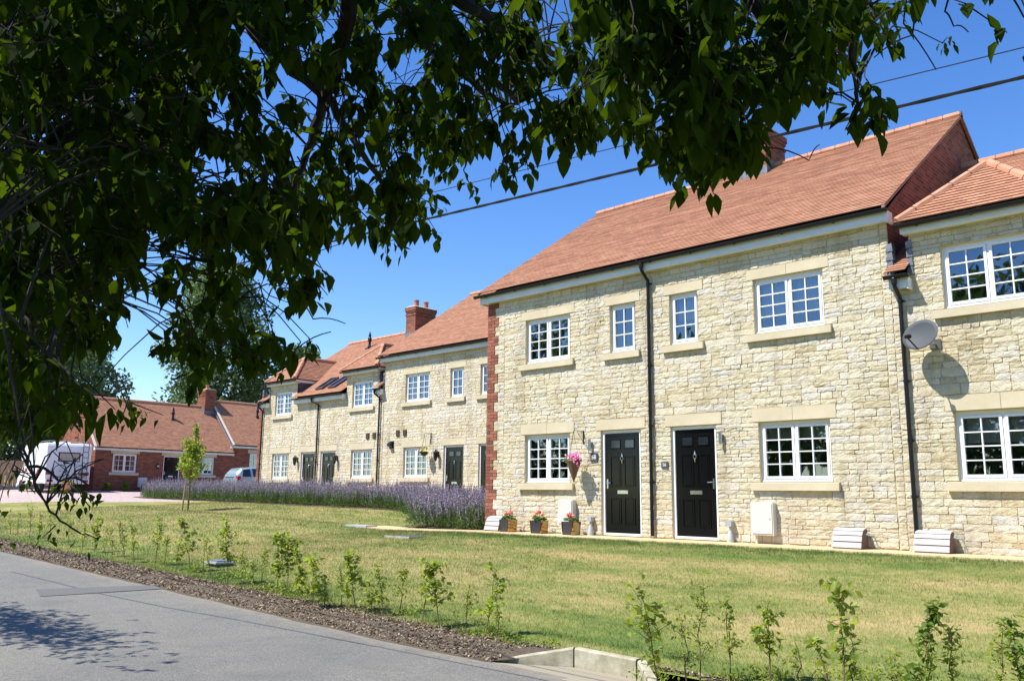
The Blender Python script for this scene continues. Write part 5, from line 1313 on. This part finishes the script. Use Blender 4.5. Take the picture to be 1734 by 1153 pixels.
def young_tree():
    p = hit(318, 864); x, y, z = p.x, p.y, p.z; H = 2.95; rg = np.random.default_rng(12)
    t = thing('young_tree', 'young staked tree with a narrow bright green crown on the lawn', 'tree', (x, y, z)); O = np.array([x, y, z]); rt = np.array([.719, .695, 0])
    mb = MB(); mb.tube([O, O + [0, 0, 1.0], O + rt * .05 + [0, 0, 1.8], O + rt * .09 + [0, 0, H - .1]], [.035, .03, .018, .006], 7)
    br = []
    for i in range(16):
        a = i * 2.4; zb = .85 + i * .085; l = rg.uniform(.4, .72) * (1 - i / 26); e = O + [math.cos(a) * l, math.sin(a) * l, zb + l * 1.1]; mb.tube([O + [0, 0, zb], (O + [0, 0, zb] + e) / 2 + [0, 0, .06], e], [.012, .008, .003], 5); br.append((O + [0, 0, zb], e))
    mb.build('trunk', 'stem', t, origin=O)
    n = 1900; C = []
    for i in range(n):
        a, b = br[rg.integers(0, len(br))]; f = rg.uniform(.25, 1.08); q = a + (b - a) * f + rg.normal(size=3) * .075
        C.append(q)
    for i in range(420): f = rg.uniform(0, 1); C.append(O + rt * .08 + [0, 0, 1.75 + f * 1.2] + rg.normal(size=3) * .10 * (1.2 - f))
    C = np.array(C); n = len(C); D = unit(rg.normal(size=(n, 3)) + [0, 0, -.1])
    leaves('crown', C, D, unit(rg.normal(size=(n, 3)) + [0, 0, .9]), .085 * (.6 + .7 * rg.random(n)), .065 * (.6 + .7 * rg.random(n)), rg.random(n), 'sapling_leaf', t, O, 1)
    mb = MB(); q = O - rt * .20; mb.tube([q + [0, 0, -.05], q + rt * .06 + [0, 0, .95]], [.03, .028], 7); mb.build('stake', 'fence_wood', t); mb = MB(); mb.tube([q + rt * .055 + [0, 0, .88], O + [0, 0, .88]], .015, 5); mb.build('tree_tie', 'rubber', t)
young_tree()

# lavender: four bushes copied along the two beds
def lavender_proto(k):
    rg = np.random.default_rng(40 + k); t = thing('lavender_bush', '', 'lavender', (0, 0, 0), group='lavender bushes in front of the set back houses')
    n = 1200; d = unit(rg.normal(size=(n, 3))); d[:, 2] = np.abs(d[:, 2]); C = d * (rg.random(n) ** .3)[:, None] * [.48, .48, .50]; C[:, 2] = C[:, 2] * .9 + .03
    D = unit(C * [1, 1, .6] + [0, 0, .35] + rg.normal(size=(n, 3)) * .25)
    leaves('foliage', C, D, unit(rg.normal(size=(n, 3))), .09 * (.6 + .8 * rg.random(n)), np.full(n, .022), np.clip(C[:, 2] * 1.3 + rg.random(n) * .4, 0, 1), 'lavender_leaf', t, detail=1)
    # flower stalks with whorls
    ns = 170; V = []; F = []; tn = []; mi = []
    for i in range(ns):
        a = rg.uniform(0, 6.283); r = rg.random() ** .5 * .45; b = np.array([math.cos(a) * r, math.sin(a) * r, .30 + rg.uniform(-.12, .08) - r * .2]); lean = np.array([math.cos(a) * r * .55 + rg.normal() * .07, math.sin(a) * r * .55 + rg.normal() * .07, 1]); lean /= np.linalg.norm(lean); L = rg.uniform(.16, .60)
        e = b + lean * L; s = np.array([-.6, .8, 0]) * .0022 if i % 2 else np.array([.8, .6, 0]) * .0022; o = len(V); V += [b - s, b + s, e + s, e - s]; F += [(o, o + 1, o + 2, o + 3)]; tn += [.6] * 4; mi += [0]
        for q in range(8):
            c = e - lean * q * .03; sc = .0145 * (1 - .07 * abs(q - 4)); u = unit(np.cross(lean, rg.normal(size=3))) * sc; v = unit(np.cross(lean, u)) * sc * .9; tt = rg.random()
            o = len(V); V += [c - u, c - v + lean * .012, c + u, c + v - lean * .012]; F += [(o, o + 1, o + 2, o + 3)]; tn += [tt] * 4; mi += [1]
    np_mesh('flower_spikes', V, F, ['lavender_leaf', 'lavender_flower'], mi, tn, t)
    return t
def copy_thing(src, loc, rz, sc, label, group=None):
    r = src.copy(); COL.objects.link(r); r.location = loc; r.rotation_euler = (0, 0, rz); r.scale = (sc[0], sc[0], sc[1]); r['label'] = label
    if group: r['group'] = group
    for ch in src.children:
        c = ch.copy(); COL.objects.link(c); c.parent = r
    return r
def lavender():
    P = [lavender_proto(k) for k in range(4)]; used = set(); rg = random.Random(9); k = 0
    spots = []
    for r_ in range(2):
        x = -21.0 - r_ * .2
        while x > -40.5: spots.append((x, 17.45 + r_ * .55 + rg.uniform(-.1, .1), .98 if r_ == 0 else 1.05, 'far')); x -= rg.uniform(.62, .8)
    for yy in (14.75, 15.5, 16.3, 17.1, 17.9):
        x = -14.95 - rg.uniform(0, .3)
        while x > -17.6 - (yy - 14.7) * .9: spots.append((x, yy + rg.uniform(-.12, .12), rg.uniform(1.0, 1.18), 'near')); x -= rg.uniform(.62, .78)
    # continuation of the bed up to the far row
    for i in range(8): spots.append((-18.6 - i * .42, 16.2 + i * .2, 1.0, 'near'))
    for x, y, s, w in spots:
        lab = 'purple lavender bush in the long far row along the lawn' if w == 'far' else 'tall purple lavender bush in the block beside the brick quoin corner'
        grp = 'lavender bushes in the far row' if w == 'far' else 'lavender bushes beside the quoin corner'
        src = P[k % 4]; k += 1; loc = (x, y, zt(x, y)); rz = rg.uniform(0, 6.28)
        if id(src) not in used:
            used.add(id(src)); src.location = loc; src.rotation_euler = (0, 0, rz); src.scale = (s, s, s); src['label'] = lab; src['group'] = grp
        else: copy_thing(src, loc, rz, (s * rg.uniform(.92, 1.1), s * rg.uniform(.92, 1.1)), lab, grp)
lavender()

# saplings along the verge: every whip is its own plant
SAP = [  # base px, top px, leafiness, kind
 (1120, 1178, 1078, 985, 1.1, 0), (1185, 1180, 1188, 978, .9, 1), (1165, 1176, 1150, 1030, .6, 1), (1237, 1158, 1236, 1012, .8, 1), (1305, 1160, 1302, 1018, 1.1, 0), (1352, 1170, 1345, 1085, .3, 1),
 (1432, 1190, 1424, 997, 1.0, 0), (1450, 1185, 1440, 1070, .6, 1), (1410, 1180, 1390, 1090, .4, 0), (1540, 1205, 1586, 1018, .9, 2), (1575, 1200, 1572, 1075, .8, 1), (1612, 1195, 1608, 1062, 1.0, 1), (1690, 1210, 1690, 1060, .7, 1), (1730, 1205, 1722, 1050, .9, 2), (1760, 1215, 1755, 1040, 1., 2), (1525, 1200, 1520, 1110, .4, 1),
 (820, 1080, 842, 962, .6, 0), (788, 1072, 796, 985, .5, 1), (745, 1064, 730, 950, 1.2, 0), (716, 1052, 722, 980, .3, 1), (650, 1043, 640, 955, .9, 1), (676, 1037, 684, 958, .8, 1), (604, 1035, 592, 937, 1.1, 0), (578, 1030, 578, 950, .6, 1), (527, 1034, 535, 938, .8, 0), (522, 1008, 504, 925, .7, 1),
 (468, 1008, 478, 905, 1.1, 0), (486, 1003, 492, 915, .8, 0), (440, 997, 450, 930, .6, 1), (410, 990, 414, 915, .8, 1), (385, 990, 383, 879, 1.0, 0), (425, 1000, 430, 945, .6, 1), (358, 978, 350, 915, .5, 1), (323, 968, 312, 876, .9, 0), (345, 972, 345, 905, .4, 1), (262, 957, 272, 877, 1.1, 1), (278, 958, 283, 905, .5, 1), (228, 952, 226, 885, .9, 1), (212, 947, 205, 880, .9, 1), (190, 942, 188, 892, .5, 1), (160, 935, 168, 875, .9, 0), (140, 930, 146, 885, .7, 1), (115, 925, 120, 878, .6, 1), (85, 918, 88, 862, .6, 1), (50, 912, 55, 850, .6, 1), (18, 905, 20, 860, .6, 1), (65, 916, 70, 870, .5, 0), (30, 908, 34, 866, .4, 1), (178, 938, 180, 895, .5, 1), (300, 965, 300, 910, .5, 0), (505, 1022, 512, 958, .7, 0), (550, 1028, 552, 985, .4, 1), (630, 1040, 628, 985, .4, 0), (848, 1088, 838, 1010, .35, 1), (978, 0, 0, 0, 0, 0)]
def sapling(i, bx, by, tx, ty, lf, kind):
    p = hit(bx, by); rg = np.random.default_rng(100 + i); fw = Vector((-.695, .719, 0)); rt = Vector((.719, .695, 0))
    dist = Vector((p.x, p.y, 0)).dot(fw); q = Vector((0, 0, CH)) + ray(tx, ty) * (dist / Vector((ray(tx, ty).x, ray(tx, ty).y, 0)).dot(fw)); off = fw * float(rg.normal() * .05)
    H = (q - p).length; O = np.array(p)
    t = thing('sapling', '', 'sapling', tuple(p), group='leafy saplings planted along the verge')
    mb = MB(); top = np.array(q + off); stems = [(O, top)]
    b1 = (O + top) / 2 + rg.normal(size=3) * .02
    mb.tube([O - [0, 0, .03], O * .66 + top * .34 + rg.normal(size=3) * .012, b1, O * .2 + top * .8 + rg.normal(size=3) * .015, top], [.007, .006, .005, .0035, .002], 5)
    tw = []
    nb = int(7 + 11 * lf)
    for k in range(nb):
        f = rg.uniform(.28, .97); c = O + (top - O) * f; a = rg.uniform(0, 6.283); l = rg.uniform(.06, .20) * (1.15 - f * .55) * (1.35 if kind == 0 else 1) * min(1.2, H); e = c + np.array([math.cos(a) * l, math.sin(a) * l, l * rg.uniform(.3, 1.1)]); mb.tube([c, (c + e) / 2 + [0, 0, .01], e], [.0035, .0025, .0015], 4); tw.append((c, e))
    mb.build('stem', 'stem', t, origin=O)
    C = []; n = int((125 if kind else 88) * (1.35 if bx < 1000 else 1) * lf * (1.5 if H > .7 else 1.15)); sz = (.066 if kind == 0 else .042 if kind == 1 else .058)
    for k in range(n):
        if rg.random() < .72: c, e = tw[rg.integers(0, len(tw))]; f = rg.uniform(.3, 1.1); C.append(c + (e - c) * f + rg.normal(size=3) * .022)
        else: f = rg.uniform(.35, 1.02); C.append(O + (top - O) * f + rg.normal(size=3) * .03)
    C = np.array(C); n = len(C); D = unit(rg.normal(size=(n, 3)) * [1, 1, .5] + [0, 0, -.15])
    leaves('leaves', C, D, unit(rg.normal(size=(n, 3)) * .5 + [0, 0, 1]), sz * (.6 + .8 * rg.random(n)), sz * (.8 if kind == 0 else .62) * (.7 + .6 * rg.random(n)), rg.random(n), 'sapling_leaf' if kind < 2 else 'pale_leaf', t, O, 2, .1, .1)
    return t, p, H
def saplings():
    L = []
    for i, a in enumerate(SAP[:-1]): L.append((sapling(i, *a), a))
    right = sorted([l for l in L if l[1][0] > 1000], key=lambda l: l[1][0]); left = sorted([l for l in L if l[1][0] <= 1000], key=lambda l: -l[1][0])
    ords = ['first', 'second', 'third', 'fourth', 'fifth', 'sixth', 'seventh', 'eighth', 'ninth', 'tenth', 'eleventh', 'twelfth', 'thirteenth', 'fourteenth', 'fifteenth', 'sixteenth', 'seventeenth', 'eighteenth', 'nineteenth', 'twentieth']
    tens = ['', '', 'twenty', 'thirty', 'forty']
    def od(n): return ords[n] if n < 20 else (tens[(n + 1) // 10] + '-' + ords[(n + 1) % 10 - 1] if (n + 1) % 10 else {30: 'thirtieth', 40: 'fortieth'}[n + 1])
    for nm, S in (('right', right), ('left', left)):
        for k, ((t, p, H), a) in enumerate(S):
            look = {0: 'round leaved', 1: 'small leaved', 2: 'dark lobed leaved'}[a[5]] + (' dense' if a[4] > .95 else ' sparse' if a[4] < .55 else '') + ' sapling'
            t['label'] = f"{look}, {od(k)} {'to the right' if nm == 'right' else 'to the left'} of the concrete drain"
saplings()

def low_weeds():
    rg = np.random.default_rng(77); C = []
    for (px, py, s, n) in ((835, 1073, .10, 90), (690, 1040, .08, 60), (470, 1000, .14, 150), (500, 1010, .10, 90), (395, 978, .12, 110), (330, 968, .10, 80), (270, 955, .1, 60), (860, 1088, .08, 70), (885, 1092, .07, 50), (1100, 1150, .10, 110), (1300, 1150, .1, 90), (1240, 1152, .08, 70), (1540, 1152, .12, 100), (1450, 1150, .1, 90), (930, 1092, .05, 40), (800, 1078, .06, 40)):
        p = hit(px, py); q = rg.normal(size=(n, 3)) * [s, s, s * .5]; q[:, 2] = np.abs(q[:, 2]); C.append(q + np.array(p))
    C = np.concatenate(C); n = len(C); leaves('weeds', C, unit(rg.normal(size=(n, 3)) + [0, 0, .5]), unit(rg.normal(size=(n, 3)) + [0, 0, 1]), .03 + .03 * rg.random(n), .015 + .015 * rg.random(n), rg.random(n) * .6, 'sapling_leaf')
    o = bpy.data.objects['weeds']; stuff(o, 'low green weeds along the foot of the saplings', 'weeds')
low_weeds()

# ---------------------------------------------------------------- the big tree overhead
def inpoly(x, y, P):
    c = False; j = len(P) - 1
    for i in range(len(P)):
        if (P[i][1] > y) != (P[j][1] > y) and x < (P[j][0] - P[i][0]) * (y - P[i][1]) / (P[j][1] - P[i][1]) + P[i][0]: c = not c
        j = i
    return c
def overhead_tree():
    rg = random.Random(21); ng = np.random.default_rng(21)
    T0 = Vector((-2.6, -2.6, zt(-2.6, .5)))
    P = thing('overhanging_tree', 'dark leafy broadleaf tree overhanging the road and filling the top of the view', 'tree', tuple(T0))
    top = Vector((-2.4, -2.3, 3.4))
    limbs = []; mb = MB(); mb.tube([T0 - Vector((0, 0, .2)), T0 + Vector((.05, .05, 1.2)), top], [.24, .2, .17], 12); mb.build('trunk', 'bark', P)
    def limb(pts, r0, r1, start=None, smooth=3):
        w = [start if start is not None else top] + [at(*p) for p in pts]; sm = []
        for a, b in zip(w, w[1:]):
            for k in range(6): sm.append(a.lerp(b, k / 6))
        sm.append(w[-1]); n = len(sm)
        for _ in range(smooth): sm = [sm[0]] + [(sm[i - 1] + sm[i] * 2 + sm[i + 1]) / 4 for i in range(1, n - 1)] + [sm[-1]]
        jt = .008 if smooth < 5 else .0015; sm = [p + Vector((rg.gauss(0, jt), rg.gauss(0, jt), rg.gauss(0, jt))) for p in sm]
        m = MB(); m.tube(sm, [r0 + (r1 - r0) * i / (n - 1) for i in range(n)], 7); m.build('branch', 'bark', P); limbs.extend(sm[4:])
    limb([(560, -300, 3.6), (722, 0, 3.7), (800, 90, 4.0), (875, 172, 4.4)], .07, .012)
    limb([(600, -250, 3.9), (695, 51, 4.2), (790, 130, 4.5), (863, 187, 4.9)], .05, .01)
    limb([(640, -260, 3.4), (765, 0, 3.8), (850, 50, 4.2), (940, 92, 4.7), (1010, 140, 4.9)], .05, .008)
    limb([(560, -260, 3.3), (594, 0, 3.5), (560, 150, 3.8), (512, 273, 4.2), (470, 420, 4.6)], .05, .008)
    limb([(200, -300, 2.9), (260, 0, 3.3), (300, 250, 3.7), (350, 430, 3.9), (390, 540, 4.0)], .035, .006)
    limb([(-80, -250, 2.6), (20, 100, 2.8), (70, 400, 2.8), (40, 560, 2.6), (90, 640, 2.4)], .011, .003)
    limb([(900, -300, 3.0), (1060, -20, 3.2), (1150, 120, 3.4), (1200, 260, 3.5)], .05, .008)
    limb([(1050, -300, 3.1), (1250, -30, 3.4), (1330, 80, 3.6), (1300, 170, 3.6)], .045, .008)
    limb([(1150, -280, 3.0), (1400, -40, 3.2), (1440, 60, 3.3), (1460, 200, 3.3)], .035, .005)
    limb([(-60, 200, 2.4), (0, 500, 2.2), (30, 700, 2.1), (48, 790, 2.05), (80, 870, 2.0), (140, 905, 2.0)], .0042, .0018, smooth=9)
    limb([(60, 560, 2.3), (150, 680, 2.1), (225, 655, 2.0)], .004, .0018, smooth=8)
    limb([(400, -200, 3.2), (420, 60, 3.6), (560, 170, 4.0), (640, 300, 4.5), (700, 380, 4.7)], .04, .006)
    # twigs: regions seen from the lane, with the depth range they occupy
    REG = [
     ([(-60, -60), (330, -60), (330, 400), (240, 450), (225, 640), (150, 700), (60, 745), (-60, 740)], 760, 2.3, 5.0, .95),
     ([(250, 440), (460, 400), (470, 540), (445, 620), (330, 640), (250, 630)], 24, 3.0, 4.6, .95),
     ([(330, -60), (470, -60), (460, 150), (455, 410), (330, 410)], 170, 2.4, 4.6, 1.0),
     ([(470, -60), (720, -60), (740, 120), (720, 330), (700, 400), (640, 420), (560, 400), (540, 480), (480, 560), (460, 300)], 215, 3.0, 5.2, 1.0),
     ([(720, -60), (1010, -60), (1060, 180), (1000, 250), (930, 235), (860, 200), (830, 240), (720, 300)], 190, 3.3, 5.4, 1.0),
     ([(1010, -60), (1260, -60), (1270, 230), (1230, 310), (1160, 260), (1090, 270), (1060, 190)], 190, 2.6, 4.2, 1.0),
     ([(1260, -60), (1500, -60), (1480, 20), (1420, 90), (1390, 160), (1330, 210), (1270, 230)], 105, 2.9, 4.6, 1.0),
     ([(1215, 200), (1280, 205), (1270, 260), (1225, 280)], 16, 3.0, 3.6, 1.),
     ([(850, 235), (890, 235), (895, 330), (850, 330)], 4, 3.6, 4., 1), ([(770, 290), (820, 290), (820, 325), (770, 325)], 2, 4.2, 4.5, 1), ([(690, 350), (730, 350), (730, 400), (690, 400)], 4, 4.3, 4.6, 1), ([(640, 380), (690, 400), (680, 430), (640, 430)], 3, 4.3, 4.6, 1),
     ([(1120, 240), (1200, 270), (1190, 315), (1130, 310)], 6, 3.0, 3.4, 1.1), ([(1430, 180), (1480, 170), (1485, 225), (1440, 230)], 5, 3.1, 3.3, 1),
     ([(1500, 20), (1530, 30), (1520, 60), (1500, 50)], 2, 3.1, 3.3, 1), ([(1620, 45), (1650, 40), (1655, 65), (1625, 65)], 1, 3.2, 3.3, .9), ([(1480, 90), (1510, 85), (1500, 120), (1480, 120)], 1, 3.1, 3.3, .8), ([(1560, -20), (1670, -20), (1660, 0), (1570, 0)], 2, 3.1, 3.3, .8), ([(1570, 115), (1600, 115), (1600, 130), (1575, 135)], 1, 3.4, 3.5, .5), ([(1715, 20), (1734, 20), (1734, 50), (1720, 50)], 1, 3., 3.2, .9),
     ([(440, 585), (540, 600), (545, 625), (450, 620)], 5, 3.2, 3.5, 1.0), ([(-40, 790), (30, 795), (25, 830), (-40, 835)], 6, 1.95, 2.1, .9), ([(60, 810), (170, 820), (170, 845), (60, 835)], 6, 1.95, 2.1, .85), ([(85, 883), (105, 885), (105, 895), (90, 895)], 1, 1.98, 2.05, .8), ([(130, 898), (150, 900), (150, 908), (130, 908)], 1, 1.98, 2.05, .8), ([(-30, 900), (0, 900), (0, 950), (-30, 950)], 1, 1.9, 2.0, 1.), ([(145, 655), (225, 650), (230, 690), (150, 690)], 3, 2.0, 2.1, 1.1), ([(400, 620), (450, 610), (450, 650), (400, 650)], 3, 3, 3.3, .9), ([(200, 560), (330, 560), (330, 640), (220, 650)], 7, 2.6, 3.4, .9)]
    GAP = [(200, 560, 250, 650), (236, 440, 262, 520), (150, 640, 190, 690), (262, 540, 290, 600), (100, 615, 125, 650), (560, 180, 590, 215), (325, 300, 350, 330), (425, 280, 450, 310), (398, 40, 438, 100), (430, 165, 480, 215), (345, 165, 380, 220), (505, 130, 545, 180), (350, 285, 395, 325), (490, 250, 530, 290), (60, 220, 80, 260), (690, 90, 715, 130), (610, 260, 640, 300), (925, 80, 950, 110), (700, 150, 715, 180), (1110, 170, 1135, 200), (210, 590, 260, 640), (150, 600, 200, 650), (530, 420, 600, 470), (930, 140, 960, 180), (780, 30, 800, 50), (640, 110, 670, 130)]
    BX = [-200, 0, 60, 130, 200, 245, 256, 330, 400, 445, 460, 480, 505, 520, 555, 568, 640, 690, 735, 748, 800, 840, 900, 960, 1010, 1035, 1060, 1078, 1130, 1165, 1200, 1240, 1278, 1296, 1350, 1400, 1420, 1480, 1500, 1530, 1560, 2000]
    BY = [745, 750, 750, 735, 742, 725, 650, 655, 662, 655, 612, 590, 570, 522, 520, 440, 428, 420, 372, 300, 282, 270, 260, 272, 262, 238, 262, 305, 330, 342, 300, 312, 285, 215, 185, 200, 130, 142, 62, 60, 20, 0]
    MI = MC.inverted()
    def proj(p):
        v = MI @ (Vector(p) - Vector((0, 0, CH)))
        if v.z > -.2: return None
        return 867 + 1459.5 * v.x / -v.z, 576.5 - 1459.5 * v.y / -v.z
    def allowed(p, j=14):
        q = proj(p)
        if q is None: return True
        x, y = q
        if y < -80 or x < -150 or x > 1900: return True
        if y > np.interp(x, BX, BY) + rg.gauss(0, j * .6): return False
        return not any(a < x < c and b < y < d_ for a, b, c, d_ in GAP)
    Cs = []; Ds = []; Ns = []; Ls = []; Ws = []; Ts = []; tm = MB()
    la = np.array([tuple(v) for v in limbs])
    def twig(c, sc, join=True, free=False):
        c = Vector(c)
        if join:
            k = int(np.argmin(((la - np.array(c)) ** 2).sum(1))); s = Vector(la[k]); d = (c - s)
            if .03 < d.length < .75 and (free or rg.random() < .4): mid = s.lerp(c, .5) + Vector((rg.gauss(0, .04), rg.gauss(0, .04), .06 + abs(rg.gauss(0, .05)))); tm.tube([s, s.lerp(mid, .5) + Vector((0, 0, .02)), mid, mid.lerp(c, .5) + Vector((0, 0, .015)), c], [v * (.36 if sc < .4 else .8) for v in (.006, .005, .004, .003, .0025)], 4)
            out = d.normalized() if d.length > 0 else Vector((0, 0, -1))
        else: out = Vector((rg.gauss(0, 1), rg.gauss(0, 1), -.2)).normalized()
        dirv = (out * .6 + Vector((rg.gauss(0, .5), rg.gauss(0, .5), -.45 + rg.gauss(0, .25)))).normalized(); l = rg.uniform(.11, .24) * sc; e = c + dirv * l
        if free or allowed(e): tm.tube([c, e], [.0018, .001] if sc < .4 else [.0028, .0015], 4)
        for i in range(rg.randint(7, 12)):
            f = rg.uniform(0, 1.05); b = c + dirv * l * f + Vector((rg.gauss(0, .012), rg.gauss(0, .012), rg.gauss(0, .008)))
            if not free and i % 5 and not allowed(b + Vector((0, 0, -.05))): continue
            if not free and not allowed(b + Vector((0, 0, -.05)), 30): continue
            an = rg.uniform(0, 6.283); dn = Vector((math.cos(an) * .65, math.sin(an) * .65, -1 + rg.gauss(0, .5))).normalized(); nn = Vector((math.cos(an), math.sin(an), .55 + rg.gauss(0, .3))).normalized(); L = rg.uniform(.038, .086) * (1.25 if c.x > -3.1 and c.y > 1.2 else 1) * (sc if sc < 1.2 else 1.1)
            Cs.append(b + dn * .012); Ds.append(dn); Ns.append(nn); Ls.append(L); Ws.append(L * rg.uniform(.42, .66)); Ts.append(rg.random())
    REG.append(([(-80, -80), (260, -80), (260, 380), (180, 600), (60, 680), (-80, 680)], 330, 3.6, 5.0, 1.15))
    for poly, n, d0, d1, sc in REG:
        xs = [p[0] for p in poly]; ys = [p[1] for p in poly]; k = 0; tries = 0
        while k < n and tries < n * 60:
            tries += 1; x, y = rg.uniform(min(xs), max(xs)), rg.uniform(min(ys), max(ys))
            if not inpoly(x, y, poly): continue
            if any(a - 12 < x < c + 12 and b - 40 < y < d_ for a, b, c, d_ in GAP): continue
            dd = rg.uniform(d0, d1); fr = n <= 7; lo = min(ys) > 640; twig(at(x, y - (0 if lo else 1460 * .10 / dd if fr else 1460 * .06 / dd), dd), sc * (.3 if lo else .8 if fr else 1), free=fr); k += 1
    # bare twig ends that hang into the sky
    for pts in ([(1540, -30, 3.2), (1530, 40, 3.2), (1585, 118, 3.4)], [(1620, -30, 3.1), (1600, 20, 3.2), (1615, 45, 3.2), (1640, 55, 3.2)], [(1560, -20, 3.1), (1545, 60, 3.2), (1480, 98, 3.3)], [(1700, -20, 3.), (1734, 30, 3.1)], [(1265, 215, 3.3), (1300, 250, 3.4), (1370, 272, 3.5), (1388, 245, 3.5)], [(500, 500, 3.5), (530, 540, 3.6), (585, 548, 3.7)], [(440, 590, 3.2), (500, 592, 3.3), (560, 562, 3.4)], [(48, 790, 2.05), (100, 815, 2.03), (150, 822, 2.0)]):
        tm.tube([at(*p).lerp(at(*q), f) + Vector((0, 0, .012 * math.sin(f * 3.14))) for p, q in zip(pts, pts[1:]) for f in (0, .25, .5, .75)] + [at(*pts[-1])], [.0036 - .0022 * k / (4 * len(pts)) for k in range(4 * len(pts) - 3)], 5)
    # the rest of the crown, above and behind, which shades these branches
    for i in range(2300):
        while True:
            q = Vector((rg.uniform(-6.5, 1.2), rg.uniform(-5.0, 1.2), rg.uniform(2.7, 6.4)))
            e = ((q.x + 2.6) / 4.1) ** 2 + ((q.y + 1.9) / 3.2) ** 2 + ((q.z - 4.4) / 2.2) ** 2
            f = q.dot(Vector((-.695, .719, 0))); up = (q.z - CH)
            if e < 1 and not (f > .3 and up / f < .62): break
        twig(q, 1.5, join=False)
    for i in range(680):
        q = Vector((-12.3 + rg.gauss(0, 1.1), 1.95 + rg.gauss(0, .22), 2.25 + rg.gauss(0, .2)))
        f = q.dot(Vector((-.695, .719, 0))); lt = q.dot(Vector((.719, .695, 0)))
        if f > 0 and lt / f > -.62: continue
        twig(q, 1.5, join=False)
    V3 = lambda L: np.array([tuple(v) for v in L])
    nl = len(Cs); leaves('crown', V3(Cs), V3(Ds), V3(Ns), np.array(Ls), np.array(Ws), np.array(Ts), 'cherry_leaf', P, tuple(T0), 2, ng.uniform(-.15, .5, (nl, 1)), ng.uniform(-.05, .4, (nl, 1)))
    tm.build('twigs', 'bark', P, origin=T0)
    m = MB(); m.tube([top, Vector((-5.5, -1.9, 3.5)), Vector((-8.8, -.6, 3.1)), Vector((-11.5, .9, 2.5)), Vector((-13.3, 2.0, 2.2))], [.09, .06, .03, .018, .008], 7); m.build('branch', 'bark', P)
    for e in ((-5, -2, 5.2), (0, -2.5, 5.4), (-3, .2, 5.6), (-2.2, -4.2, 5.2)): m = MB(); m.tube([top, (top + Vector(e)) / 2 + Vector((0, 0, .2)), e], [.11, .07, .02], 7); m.build('branch', 'bark', P)
overhead_tree()

# ---------------------------------------------------------------- light and sky
def light():
    w = bpy.data.worlds.new('World'); SC.world = w; w.use_nodes = True; nt = w.node_tree
    sky = nt.nodes.new('ShaderNodeTexSky'); sky.sky_type = 'NISHITA'; sky.sun_disc = False
    d = Vector((-.58, -1, 1.72)).normalized()
    sky.sun_elevation = math.asin(d.z); sky.sun_rotation = math.atan2(d.x, d.y)
    sky.air_density = SKY[0]; sky.dust_density = SKY[1]; sky.ozone_density = SKY[2]; sky.altitude = 0
    bg = nt.nodes['Background']; bg.inputs['Strength'].default_value = SKY[3]
    hs = nt.nodes.new('ShaderNodeHueSaturation'); hs.inputs['Saturation'].default_value = 1.27; hs.inputs['Hue'].default_value = .511
    nt.links.new(sky.outputs[0], hs.inputs['Color']); nt.links.new(hs.outputs[0], bg.inputs['Color'])
    l = bpy.data.lights.new('sun', 'SUN'); l.energy = SKY[4]; l.angle = R(.5); l.color = (1, .955, .88)
    o = bpy.data.objects.new('sun', l); COL.objects.link(o); o.rotation_euler = (-d).to_track_quat('-Z', 'Y').to_euler()
    SC.view_settings.view_transform = 'Standard'; SC.view_settings.look = 'None'; SC.view_settings.exposure = SKY[5]; SC.view_settings.gamma = 1
SKY = (1.0, .0, 3.0, .13, 5.0, .78)
light()
SC.cycles.use_denoising = True
SC.cycles.max_bounces = 8; SC.cycles.transparent_max_bounces = 16
